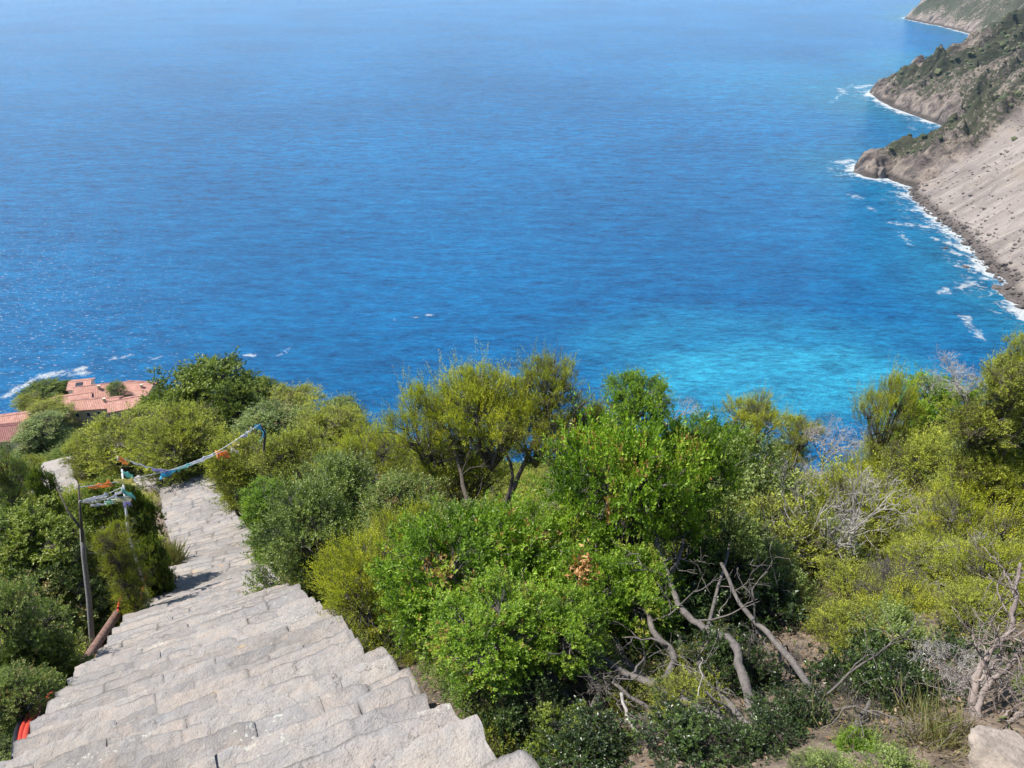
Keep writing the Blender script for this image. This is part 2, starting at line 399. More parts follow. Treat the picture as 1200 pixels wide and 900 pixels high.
# finer angles in front
th = (th+.45*np.sin(th-math.pi/2-math.pi)) if False else th
RR, TH = np.meshgrid(rr, th, indexing='ij')
X, Y = RR*np.cos(TH), RR*np.sin(TH)
Z, D, _, _ = height(X, Y)
nr_, nt_ = X.shape
idx = np.arange(nr_*nt_).reshape(nr_, nt_)
F = np.stack([idx[:-1, :], idx[1:, :], np.roll(idx, -1, 1)[1:, :], np.roll(idx, -1, 1)[:-1, :]], -1).reshape(-1, 4)
o = link('hillside', np_mesh('hillside', np.stack([X, Y, Z], -1).reshape(-1, 3), F, True), M['soil'])
tag(o, kind='structure')

# far coast
def axis(parts):
    out = [parts[0][0]]
    for a, b, st in parts:
        n = max(1, int(round((b-a)/st))); out += list(np.linspace(a, b, n+1)[1:])
    return np.array(out)
ax = axis([(240, 640, 2.5), (640, 900, 6), (900, 2400, 14)]); ay = axis([(330, 1400, 2.5), (1400, 1700, 8), (1700, 3500, 14)])
X, Y = np.meshgrid(ax, ay, indexing='ij')
Z, D, Sc, Sr = height(X, Y)
Z = Z-6*(1-sstep(475, 497, np.hypot(X, Y)))
veg = .45+.75*fbm(X*.012, Y*.012, o=4, seed=61)+.22*sstep(150, 20, np.abs(0*X+60))*0
ridge2 = sstep(1000, 1250, Y)*.10
veg = veg+ridge2+.22*sstep(40, 110, D)*(1-Sr)-.45*(1-sstep(8, 30, D))-.33*Sr+.25*sstep(1700, 2000, Y)
head3 = np.exp(-(((X-470)/75)**2+((Y-800)/50)**2)); veg = veg+.35*head3
idx = np.arange(X.size).reshape(X.shape)
F = np.stack([idx[:-1, :-1], idx[1:, :-1], idx[1:, 1:], idx[:-1, 1:]], -1).reshape(-1, 4)
keep = (D.ravel()[F].max(1) > -60)
o = link('coastal_cliffs', np_mesh('cliffs', np.stack([X, Y, Z], -1).reshape(-1, 3), F[keep], True,
         {'sc': Sc.ravel(), 'sd': D.ravel(), 'scree': Sr.ravel(), 'veg': veg.ravel()}), M['cliff'])
tag(o, kind='structure')
CX, CY, CZ, CD, CS, CV = X, Y, Z, D, Sr, veg

# sea
gr = lambda a: list(a)
xs = np.concatenate([-np.geomspace(60000, 340, 40), axis([(-320, 620, 4)]), axis([(632, 1500, 12)]), np.geomspace(1560, 60000, 30)])
ys = np.concatenate([-np.geomspace(30000, 300, 20), axis([(-280, 240, 20)]), axis([(248, 1350, 4)]), axis([(1362, 3000, 12)]), np.geomspace(3060, 80000, 40)])
X, Y = np.meshgrid(xs, ys, indexing='ij')
D, _ = coastline(X, Y); shore = -D
def pdist(X, Y, pts):
    b = np.full(X.shape, 1e9)
    for (ax_, ay_), (bx, by) in zip(pts[:-1], pts[1:]):
        dx, dy = bx-ax_, by-ay_
        t = np.clip(((X-ax_)*dx+(Y-ay_)*dy)/(dx*dx+dy*dy+1e-9), 0, 1)
        b = np.minimum(b, np.hypot(X-ax_-t*dx, Y-ay_-t*dy))
    return b
foam_lines = [([(1046, 261), (1052, 262), (1062, 263), (1078, 265), (1092, 266)], 0), ([(1055, 272), (1060, 279), (1068, 287)], 1), ([(1000, 229), (1006, 232)], 0), ([(1018, 243), (1025, 247)], 1.2),
              ([(1100, 343), (1112, 339), (1130, 336), (1141, 330)], 0), ([(1130, 370), (1134, 380), (1146, 390), (1150, 396)], 0), ([(1098, 280), (1112, 285), (1124, 288)], 0),
              ([(1110, 294), (1128, 299), (1142, 304)], 0), ([(1126, 312), (1136, 315)], 0), ([(8, 464), (22, 455), (36, 447), (50, 441), (62, 438), (84, 437)], -1), ([(95, 433), (101, 437)], -1),
              ([(128, 420), (140, 419), (153, 417)], .5), ([(283, 417), (300, 416)], .5), ([(318, 420), (332, 412), (342, 406)], 1.6), ([(482, 372), (500, 369), (530, 366)], 1.7), ([(445, 376), (470, 374)], 2.0),
              ([(1005, 103), (1015, 100), (1032, 99)], 0), ([(985, 104), (990, 110)], 1), ([(1066, 148), (1072, 152)], 1.5), ([(985, 190), (998, 188)], -1), ([(975, 120), (1000, 98)], 2.2), ([(160, 425), (220, 412)], 2.2)]
fd = np.full(X.shape, 1e3)
for pts, off in foam_lines:
    W = [sea_at(*q) for q in pts]
    sc_ = math.hypot(*W[0])/450
    fd = np.minimum(fd, pdist(X, Y, W)/max(sc_, .8)+off)
def ell(cx, cy, rx, ry, soft=.5):
    # ellipse given at a point of the sea, sizes in metres
    c = sea_at(cx, cy); dx, dy = X-c[0], Y-c[1]
    wx = 18*fbm(X*.02, Y*.02, o=3, seed=71); wy = 18*fbm(X*.02, Y*.02, o=3, seed=72)
    q = np.hypot((dx+wx)/rx, (dy+wy)/ry)
    return 1-sstep(1-soft, 1+soft, q)
tq = np.maximum(1.0*ell(915, 445, 78, 46, .45), .42*ell(880, 405, 92, 50, .5))
tq = np.maximum(tq, .10*ell(1100, 330, 60, 110, .8))
tq = np.maximum(tq, .35*ell(1075, 72, 120, 170, .8)); tq = np.maximum(tq, .25*ell(960, 100, 200, 300, .9))
tq = tq*(1+.25*fbm(X*.015, Y*.03, o=4, seed=73))
az = np.degrees(np.arctan2(X, Y)); rad = np.hypot(X, Y)
glitter = (1-sstep(-38, -18, az))*(1-sstep(500, 1100, rad))  # mask for the painted sun glitter, left and nearer water
idx = np.arange(X.size).reshape(X.shape)
F = np.stack([idx[:-1, :-1], idx[1:, :-1], idx[1:, 1:], idx[:-1, 1:]], -1).reshape(-1, 4)
keep = shore.ravel()[F].max(1) > -60
o = link('sea', np_mesh('sea', np.stack([X, Y, X*0+SEA], -1).reshape(-1, 3), F[keep], True, {'shore': shore.ravel(), 'turq': np.clip(tq, 0, 1.2).ravel(), 'foamline': fd.ravel(), 'glitter': glitter.ravel(), 'teal': (.08+.55*sstep(220, 320, X)).ravel()}), M['sea'])
tag(o, kind='structure')

# ------------------------------------------------------------------ rocks
def rock_mesh(seed, n=2, flat=.7, rough=.35):
    import bmesh
    bm = bmesh.new(); bmesh.ops.create_icosphere(bm, subdivisions=n, radius=1)
    V = np.array([v.co for v in bm.verts]); F = np.array([[v.index for v in f.verts] for f in bm.faces]); bm.free()
    r = 1+rough*fbm(V[:, 0]*1.3+seed, V[:, 1]*1.3, V[:, 2]*1.3, o=4, seed=seed)
    V = V*r[:, None]
    for k in range(5):
        d = np.random.default_rng(seed*7+k).normal(size=3); d /= np.linalg.norm(d)
        h = V@d; V = V-np.outer(np.maximum(h-.72, 0)*.85, d)
    V[:, 2] *= flat
    return V, F
def simple_rock_mat(name, a, b, scale):
    t = NT(name); p = t.n('ShaderNodeTexCoord').outputs['Object']
    n = t.noise(p, scale, 6, .68); n2 = t.noise(p, scale*7, 4, .6)
    c = t.ramp(n, [(.3, a), (.7, b)]); c = t.mix(t.mr(n2, .5, .7, 0, .4), c, tuple(q*.6 for q in a)+(1,))
    return t.done(t.bsdf(c, .9, t.bump(n2, .35, .08/scale, t.bump(n, .5, .4/scale)), **{'Specular IOR Level': .25}))
M['rock_wet'] = simple_rock_mat('dark wet shore rock', (.05, .042, .04), (.17, .145, .13), .35)
M['rock_head'] = simple_rock_mat('headland rock', (.10, .085, .08), (.26, .22, .19), .2)
M['boulder'] = simple_rock_mat('pale boulder', (.15, .13, .11), (.44, .37, .31), 5)

b = MB(); rk = [rock_mesh(i, 1) for i in range(6)]
j0, j1 = 28, 38
pts = []
for i in range(j0, j1):
    p, q = np.array(coast[i]), np.array(coast[i+1]); L = np.linalg.norm(q-p)
    for k in range(int(L*1.5)):
        nn = np.array([-(q-p)[1], (q-p)[0]])/L
        w = rng.normal(0, 2.6)+1.5
        pts.append((p+(q-p)*rng.random()+nn*w, rng.gamma(2.2, .42)+.4))
for pt, sz in pts:
    V, F = rk[rng.integers(6)]; a_ = rng.random()*6.28
    Rm = np.array([[math.cos(a_), -math.sin(a_), 0], [math.sin(a_), math.cos(a_), 0], [0, 0, 1]])
    z = max(SEA, Gz(*pt))
    b.add((V*[sz*1.2, sz*.9, sz])@Rm.T+[pt[0], pt[1], z+.1*sz], F3=F)
o = b.obj('shore_rocks', M['rock_wet']); tag(o, 'dark wet rocks heaped along the foot of the scree slope', 'rocks', kind='stuff')
def sea_rock(px, py, size, seed, label, mat='rock_wet', flat=.6, name='sea_rock', grp=None, z=0):
    V, F = rock_mesh(seed, 4, flat, .5)
    c = sea_at(px, py); V = V*size
    o = link(name, np_mesh('sea_rock', V, F, False), M[mat]); o.location = (c[0], c[1], SEA+z); o.rotation_euler = (0, 0, seed)
    tag(o, label, 'rock', grp)
sea_rock(1014, 203, np.array([13, 6, 9]), 3, 'long dark jagged islet rock ringed by foam at the tip of the nearer headland', 'rock_head', .8)
sea_rock(1030, 207, np.array([8, 6, 13]), 5, 'taller dark rock between the islet rock and the nearer headland cliff', 'rock_head', .8)
sea_rock(1180, 345, np.array([9, 4, 3.2]), 8, 'low dark rock reef by the water at the right end of the scree shore')
sea_rock(1188, 352, np.array([7, 4, 4.5]), 11, 'dark rock lump beside the reef at the right end of the scree shore')
sea_rock(1131, 313, np.array([3, 1.6, 1.4]), 12, 'small dark rock awash off the middle of the scree shore', z=.2)
sea_rock(1109, 291, np.array([2.4, 1.3, 1.2]), 13, 'small dark rock awash off the upper scree shore', z=.2)
sea_rock(1026, 111, np.array([14, 7, 8]), 14, 'low rock at the tip of the farther headland, white foam round it', 'rock_head', .7)

# scrub on far slopes (uncountable)
def scatter_scrub():
    import bmesh
    bm = bmesh.new(); bmesh.ops.create_icosphere(bm, subdivisions=1, radius=1)
    V0 = np.array([v.co for v in bm.verts]); F0 = np.array([[v.index for v in f.verts] for f in bm.faces]); bm.free()
    fl = CX.ravel(), CY.ravel(), CZ.ravel(), CD.ravel(), CS.ravel(), CV.ravel()
    dens = sstep(.35, .8, fl[5])+.015
    dens = dens*(fl[3] > 10)*(fl[1] < 1900)*np.where(fl[4] > .5, .12, 1)
    dens[(fl[0] > 900)] *= .5
    cell = np.where(fl[0] < 640, 1.0, 4)*np.where(fl[1] > 1400, 3, 1)
    pr = dens*cell*.06
    sel = np.nonzero(rng.random(len(pr)) < pr)[0]
    n = len(sel)
    if n > 9000: sel = rng.choice(sel, 9000, replace=False); n = 9000
    sz = rng.gamma(3, .55, n)+.8
    nv = len(V0)
    jit = 1+.35*rng.uniform(-1, 1, (n, nv, 1))
    V = V0[None]*jit*sz[:, None, None]*np.array([1, 1, .75])
    V += np.stack([fl[0][sel]+rng.uniform(-1.5, 1.5, n), fl[1][sel]+rng.uniform(-1.5, 1.5, n), fl[2][sel]+.2*sz], -1)[:, None, :]
    F = (F0[None]+np.arange(n)[:, None, None]*nv).reshape(-1, 3)
    tint = np.repeat(rng.random(n), nv)
    me = np_mesh('scrub', V.reshape(-1, 3), F, False, {'tint': tint})
    t = NT('distant scrub'); c = t.ramp(t.attr('tint'), [(0, (.03, .05, .02)), (.5, (.06, .08, .03)), (1, (.12, .13, .055))])
    n2 = t.noise(t.pos(), 1.5, 3)
    o = link('scrub', me, t.done(t.bsdf(c, .9, t.bump(n2, .8, .5)))); tag(o, 'dark green scrub dotting the far rocky coast slopes', 'scrub', kind='stuff')
scatter_scrub()
def scree_rocks():
    r = np.random.default_rng(55); x = CX.ravel(); y = CY.ravel(); z = CZ.ravel(); d = CD.ravel()
    ok = (CS.ravel() > .45) & (d > 3) & (d < 260) & (np.hypot(x, y) > 500)
    w_ = ok*(.15+sstep(.0, .5, fbm(x*.03, y*.03, o=3, seed=56))+.8*sstep(40, 8, d)); k = r.choice(len(x), 4200, p=w_/w_.sum())
    b = MB(); sz = r.gamma(2, .28, len(k))+.25
    for i, q in enumerate(k):
        V, F = rk[r.integers(6)]; b.add(V*sz[i]*[1.2, 1, .7]+[x[q]+r.uniform(-1.2, 1.2), y[q]+r.uniform(-1.2, 1.2), z[q]+.1*sz[i]], F3=F)
    m_ = simple_rock_mat('fallen slope rock', (.10, .085, .078), (.33, .28, .25), .25)
    o = b.obj('scree_rocks', m_); tag(o, 'loose broken rocks strewn over the pale scree slope', 'rocks', kind='stuff')
scree_rocks()

# ------------------------------------------------------------------ staircase
path = [np.array([*(U*a+T*np.interp(a, SA, SCn)), np.interp(a, PA, PZ)]) for a in list(np.arange(.2, 17.6, .8))+[17.5]]
path += [np.array(q) for q in [(-10.7, 21.3, -18.2), (-13.75, 26.5, -21.0), (-16.3, 31.1, -22.7), (-19.5, 33.0, -24.5), (-25.3, 35.0, -27.5), (-28.4, 38.5, -29.0), (-31.3, 42.8, -30.6), (-34, 48, -33)]]
path = np.array(path)
seg = np.hypot(*(np.diff(path[:, :2], axis=0)).T); arc = np.concatenate([[0], np.cumsum(seg)])
def on_path(t): return np.array([np.interp(t, arc, path[:, k]) for k in range(3)])
def path_dir(t):
    d = on_path(min(t+1.4, arc[-1]))-on_path(max(t-1.4, 0)); d = d[:2]; return d/np.linalg.norm(d)
stair = empty('stone_staircase', tuple(on_path(0)))
tag(stair, 'long steep staircase of rough pale stone slabs running down through the shrubs', 'staircase')
OFF = on_path(0)
t_ = 0.0; si = 0
while t_ < arc[-1]-.5 and si < 99:
    run = .375 if t_ < 17 else (.52 if t_ < 36 else 1.0)
    run *= rng.uniform(.9, 1.12)
    p0 = on_path(t_); p1 = on_path(t_+run); d = path_dir(t_+run/2); w = np.array([d[1], -d[0]])
    hw = 1.46 if t_ < 17.5 else np.interp(t_, [17.5, 25, 40], [1.42, 1.22, 1.15])
    wl = -hw+rng.uniform(-.1, .1); wr = hw+.07+rng.uniform(-.07, .09)
    res = .025 if t_ < 6 else (.04 if t_ < 14 else .09)
    b = MB(); x = wl
    skew = rng.uniform(-.05, .05)
    while x < wr-.02:
        sw = rng.uniform(.3, 1.15)
        if wr-x-sw < .25: sw = wr-x
        x1 = x+sw; gap = rng.uniform(-.02, .01)
        dep = run+.22; front = rng.uniform(-.03, .03); tz = rng.uniform(-.012, .012); til = rng.uniform(-.02, .02); tilb = rng.uniform(-.03, .0)
        nx = max(3, int((sw-gap)/res)); ny = max(3, int(dep/res))
        gu, gv = np.meshgrid(np.linspace(0, 1, nx+1), np.linspace(0, 1, ny+1), indexing='ij')
        lx = x+gap/2+gu*(sw-gap); ly = -.22+gv*(dep)+front+skew*lx
        # ragged edges
        wob = fbm(lx*5, ly*5+si, o=3, seed=si)
        e_front = sstep(.0, .14, 1-gv)
        ly = ly+(1-e_front)*(.035*fbm(lx*3.2, lx*0+si*3.1, o=4, seed=90)+.03*fbm(lx*13, lx*0+si*3.1, o=4, seed=92))
        edge_r = (np.abs(x1-wr) < .01)*sstep(.75, 1, gu); edge_l = (np.abs(x-wl) < .01)*sstep(.75, 1, 1-gu)
        lx = lx+(edge_r*.045-edge_l*.05)*fbm(ly*5, ly*0+si*2.3, o=2, seed=91)
        eu = np.minimum(gu, 1-gu)*sw; ev = (1-gv)*dep
        rnd = rng.uniform(.001, .006)*np.exp(-eu/.012)+.007*np.exp(-ev/.012)
        PX = p0[0]+w[0]*lx+d[0]*ly; PY = p0[1]+w[1]*lx+d[1]*ly
        zz = p1[2]+tz+til*(gu-.5)+tilb*(gv-.5)-rnd
        zz = zz+.011*fbm(PX*4, PY*4, o=5, seed=7)+.007*fbm(PX*11, PY*11, o=3, seed=8, ridged=True)+.006*wob
        lay = fbm(PX*3.1+5, PY*3.1, o=4, seed=14)*3.2; zz = zz+.008*(np.floor(lay)+sstep(.75, 1, lay-np.floor(lay)))*.8
        # chipped corners
        zz = zz-.02*np.exp(-((gu-rng.integers(2))**2*sw**2+(gv-1)**2*dep**2)/.004)*rng.random()
        n1, n2 = gu.shape; top = np.stack([PX, PY, zz], -1)
        bot = top.copy(); bot[..., 2] = p1[2]-.40
        ii = np.arange(n1*n2).reshape(n1, n2)
        F = list(np.stack([ii[:-1, :-1], ii[1:, :-1], ii[1:, 1:], ii[:-1, 1:]], -1).reshape(-1, 4))
        # skirt with a rough mid row
        ring = np.concatenate([ii[:, 0], ii[-1, 1:], ii[-2::-1, -1], ii[0, -2:0:-1]])
        tp = top.reshape(-1, 3)[ring]; cen = tp.mean(0); rows = [tp]
        for dz in (.05, .13, .24, .42):
            q = tp.copy(); q[:, 2] = tp[:, 2]-dz
            out_ = (q[:, :2]-cen[:2]); out_ /= np.linalg.norm(out_, axis=1)[:, None]+1e-6
            q[:, :2] += out_*(.012*fbm(q[:, 0]*9, q[:, 1]*9, q[:, 2]*9, o=3, seed=12)-.012)[:, None]
            rows.append(q)
        V = top.reshape(-1, 3); base = len(V); m = len(ring)
        V = np.vstack([V]+rows)
        prev = base+np.arange(m)
        for k in range(1, len(rows)):
            cur = base+k*m+np.arange(m)
            F += [[prev[j], cur[j], cur[(j+1) % m], prev[(j+1) % m]] for j in range(m)]
            prev = cur
        F = np.array(F)[:, ::-1] if False else np.array(F)
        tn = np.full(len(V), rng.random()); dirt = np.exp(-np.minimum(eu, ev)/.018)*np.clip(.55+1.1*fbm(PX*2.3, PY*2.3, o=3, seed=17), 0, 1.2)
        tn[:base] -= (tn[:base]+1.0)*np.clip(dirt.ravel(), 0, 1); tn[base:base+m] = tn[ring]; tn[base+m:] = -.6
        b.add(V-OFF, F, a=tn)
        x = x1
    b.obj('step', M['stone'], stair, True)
    t_ += run; si += 1
print('steps', si, 'reach', t_, arc[-1])
# masonry core under the treads
b = MB(); V = []; F = []
ts = np.arange(0, arc[-1], .4)
for i, t in enumerate(ts):
    p = on_path(t); d = path_dir(t); w = np.array([d[1], -d[0]]); hw = (1.42 if t < 17.5 else np.interp(t, [17.5, 25, 40], [1.38, 1.18, 1.1]))
    j = .05*rng.uniform(-1, 1, 2)
    V += [[*(p[:2]-w*(hw+j[0])), p[2]-.45], [*(p[:2]+w*(hw+j[1])), p[2]-.45], [*(p[:2]+w*(hw+.1)), p[2]-1.6], [*(p[:2]-w*(hw+.1)), p[2]-1.6]]
    if i:
        a_ = (i-1)*4; c_ = i*4
        F += [[a_, a_+1, c_+1, c_], [a_+1, a_+2, c_+2, c_+1], [a_+3, a_, c_, c_+3], [a_+2, a_+3, c_+3, c_+2]]
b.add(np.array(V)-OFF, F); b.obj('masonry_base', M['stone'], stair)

# ------------------------------------------------------------------ foliage prototypes
def unit(v): return v/(np.linalg.norm(v, axis=-1, keepdims=True)+1e-9)
def crown(name, seed, kind, nl=14, nsub=12, nspray=10, nleaf=12, L=.045, W=.02, lobe=(.3, .48), twig=.12, subr=.1, up=.4, mats=None, spread=.58, tipdry=0.0, squash=1.0):
    r = np.random.default_rng(seed)
    lc = unit(r.normal(size=(nl, 3)))*(r.random((nl, 1))**.45)*spread
    lc[:, 2] = np.abs(lc[:, 2])*1.0-.18
    lr = r.uniform(*lobe, nl)
    # sub-clumps on lobe surfaces
    sd = unit(r.normal(size=(nl, nsub, 3))+np.array([0, 0, .35]))
    sp = lc[:, None]+sd*(lr[:, None, None]*r.uniform(.7, 1.08, (nl, nsub, 1)))
    sp = sp.reshape(-1, 3); sd = sd.reshape(-1, 3); own = np.repeat(np.arange(nl), nsub)
    dist = np.linalg.norm(sp[:, None]-lc[None], axis=2)/lr[None]
    dist[np.arange(len(sp)), own] = 9
    keep = dist.min(1) > .62
    sp, sd, own = sp[keep], sd[keep], own[keep]
    ns = len(sp)
    outw = unit(sp-np.array([0, 0, -.25]))
    # sprays
    p = sp[:, None]+r.normal(size=(ns, nspray, 3))*subr*np.array([1, 1, .8])
    ax_ = unit(sd[:, None]*.6+outw[:, None]*.5+r.normal(size=(ns, nspray, 3))*.45+np.array([0, 0, up]))
    st = (r.normal(size=(ns, 1))*(.22 if kind == 'needle' else .19)+np.zeros((ns, nspray)))+r.normal(size=(ns, nspray))*.06
    hgt = (p[..., 2]*.08)
    sd_full = np.repeat(sd, nspray, axis=0); p = p.reshape(-1, 3); ax_ = ax_.reshape(-1, 3); st = (st+hgt).reshape(-1)
    n = len(p)
    tl = twig*r.uniform(.6, 1.3, n)
    stray = r.random(n) < .10; tl = np.where(stray, tl*2.3, tl); p = p+np.where(stray[:, None], sd_full*.09, 0)
    t = (np.arange(nleaf)+r.random((n, nleaf)))/nleaf
    rad = r.normal(size=(n, nleaf, 3)); rad = rad-(rad*ax_[:, None]).sum(-1, keepdims=True)*ax_[:, None]; rad = unit(rad)
    if kind == 'needle':
        ld = unit(ax_[:, None]*1.0+rad*.75); jit = .012
    else:
        ld = unit(ax_[:, None]*(.25+.7*t[..., None])+rad*.9+np.array([0, 0, .1])); jit = .006
    base = p[:, None]+ax_[:, None]*(t*tl[:, None])[..., None]+rad*jit
    wv = unit(np.cross(ld, ax_[:, None]+r.normal(size=(n, nleaf, 3))*.5))
    nv = np.cross(wv, ld)
    Ls = (L*r.uniform(.65, 1.2, (n, nleaf)))[..., None]; Ws = Ls*(W/L)
    v0 = base; v1 = base+ld*Ls*.5+wv*Ws*.5+nv*Ws*.18; v2 = base+ld*Ls; v3 = base+ld*Ls*.5-wv*Ws*.5+nv*Ws*.18
    V = np.stack([v0, v1, v2, v3], 2).reshape(-1, 3)
    tint = np.clip(.5+st[:, None]+.18*(t-.5)*(2.2 if kind == 'needle' else 1)+r.normal(size=(n, nleaf))*.11, 0, .97)
    if tipdry: tint = np.where(r.random((n, 1)) < tipdry, 1.0, tint)
    tint = np.repeat(tint.reshape(-1), 4)
    nq = n*nleaf
    F = np.arange(nq*4).reshape(-1, 4)
    # twigs + branchlets
    tb = MB()
    for i in range(ns):
        a_ = lc[own[i]]*np.array([.8, .8, .8]); e = sp[i]; mid = (a_+e)/2+r.normal(size=3)*.05
        tb.tube([a_, mid, e+unit(sd[i])*.06], [.014, .009, .003], 3, cap=False)
    for i in r.choice(n, min(n, ns*4), replace=False):
        tb.tube([p[i]-ax_[i]*tl[i]*.8+r.normal(size=3)*.02, p[i]+ax_[i]*tl[i]*.8], [.004, .0015], 3, cap=False)
    for i in range(nl):
        tb.tube([np.array([0, 0, -.75]), lc[i]*.45+np.array([0, 0, -.3])+r.normal(size=3)*.06, lc[i]], [.035, .026, .013], 4, cap=False)
    TV = np.concatenate(tb.V); TF = np.concatenate(tb.F4)
    nt = len(TF)
    V = np.vstack([V, TV]); F = np.vstack([F, TF+nq*4]); tint = np.concatenate([tint, np.full(len(TV), .5)])
    me = np_mesh(name, V, F, False, {'tint': tint}, np.concatenate([np.zeros(nq), np.ones(nt)]))
    for m in mats: me.materials.append(m)
    return me
P = {}
for k in range(3):
    P['B%d' % k] = crown('broadleaf', 100+k, 'leaf', 18, 16, 17, 16, .041, .020, mats=[M['leaf_bright'], M['bark_grey']], subr=.085, twig=.10, spread=.66, tipdry=.0015)
    P['E%d' % k] = crown('heath', 200+k, 'needle', 19, 17, 14, 22, .028, .0085, (.26, .42), .15, .07, 1.0, [M['leaf_heath'], M['bark_grey']], .66)
    P['L%d' % k] = crown('lentisk', 300+k, 'leaf', 18, 16, 15, 14, .038, .019, mats=[M['leaf_grey'], M['bark_grey']], subr=.085, twig=.09, spread=.66, tipdry=.006)
    P['O%d' % k] = crown('holmoak', 400+k, 'leaf', 24, 15, 12, 12, .052, .03, (.24, .4), .08, .075, .3, [M['leaf_dark'], M['bark_dark']], .7)
    P['S%d' % k] = crown('scrubby', 500+k, 'needle', 20, 15, 13, 14, .044, .016, (.22, .38), .13, .08, .8, [M['leaf_olive'], M['bark_grey']], .7)
    P['I%d' % k] = crown('shadeleaf', 700+k, 'leaf', 18, 13, 9, 11, .05, .03, (.24, .42), .08, .09, .3, [M['leaf_shade'], M['bark_dark']], .72)  # low crowns with shade painted into their leaf colour
    P['H%d' % k] = crown('treeheath', 600+k, 'needle', 17, 11, 13, 24, .027, .009, (.2, .34), .15, .06, 1.1, [M['leaf_heath'], M['bark_grey']], .78)

def bare(seed, levels=5, mat='bark_pale', L0=.55, r0=.03, curl=.35, up=.25, k=(2, 4), thin=.62):
    """bare branching shrub, about 1 m radius, origin at base"""
    r = np.random.default_rng(seed); b = MB()
    def grow(p, d, L, rad, lv):
        n = 4; pts = [p]; q = p.copy(); dd = d.copy()
        for i in range(n):
            dd = unit(dd+r.normal(size=3)*curl*.5+np.array([0, 0, up*.2])); q = q+dd*L/n; pts.append(q)
        b.tube(pts, np.linspace(rad, rad*.68, n+1), 5 if lv > 3 else 3, cap=(lv == levels))
        if lv <= 0: return
        for c in range(r.integers(*k)+ (1 if lv == levels else 0)):
            j = r.integers(2, n+1)
            grow(pts[j], unit(dd+r.normal(size=3)*.62), L*r.uniform(.6, .85), max(rad*thin, .0022), lv-1)
    for c in range(3):
        grow(np.zeros(3), unit(r.normal(size=3)*.6+np.array([0, 0, 1.1])), L0, r0, levels)
    return b.mesh('bare')
P['D0'] = bare(1, 6, r0=.02, L0=.5, k=(2, 4)); P['D1'] = bare(2, 6, curl=.5, r0=.016, L0=.45); P['D3'] = bare(5, 6, L0=.5, r0=.018, curl=.45, k=(2, 5)); P['D3'].materials.append(M['bark_grey']); P['D2'] = bare(3, 6, L0=.42, r0=.018, curl=.4, k=(2, 5))

GRP = {}
def stems(b, base, top, n, rad, r, spread):
    for i in range(n):
        off = r.normal(size=3)*np.array([spread, spread, spread*.4])
        e = top+off
        m1 = base+(e-base)*.35+r.normal(size=3)*.12*spread+np.array([0, 0, -.05]); m2 = base+(e-base)*.7+r.normal(size=3)*.15*spread
        k = rad*r.uniform(.6, 1)
        st = base+r.normal(size=3)*np.array([rad*1.5, rad*1.5, 0])-np.array([0, 0, .15])
        # smooth interpolation
        pts = np.array([st, m1, m2, e]); tt = np.linspace(0, 3, 10)
        pts = np.stack([np.interp(tt, range(4), pts[:, q]) for q in range(3)], 1)
        pts[1:-1] = (pts[:-2]+pts[1:-1]*2+pts[2:])/4
        pts[1:-1] += r.normal(size=(8, 3))*rad*.5
        b.tube(pts, np.linspace(k, k*.35, 10), 6)
        for q in range(3):
            j = r.integers(4, 8); e2 = pts[j]+unit(r.normal(size=3)+np.array([0, 0, .8]))*spread*r.uniform(.8, 1.3)
            b.tube([pts[j], (pts[j]+e2)/2+r.normal(size=3)*.05*spread, e2], [k*.5, k*.35, k*.12], 5)
SEEDN = [0]
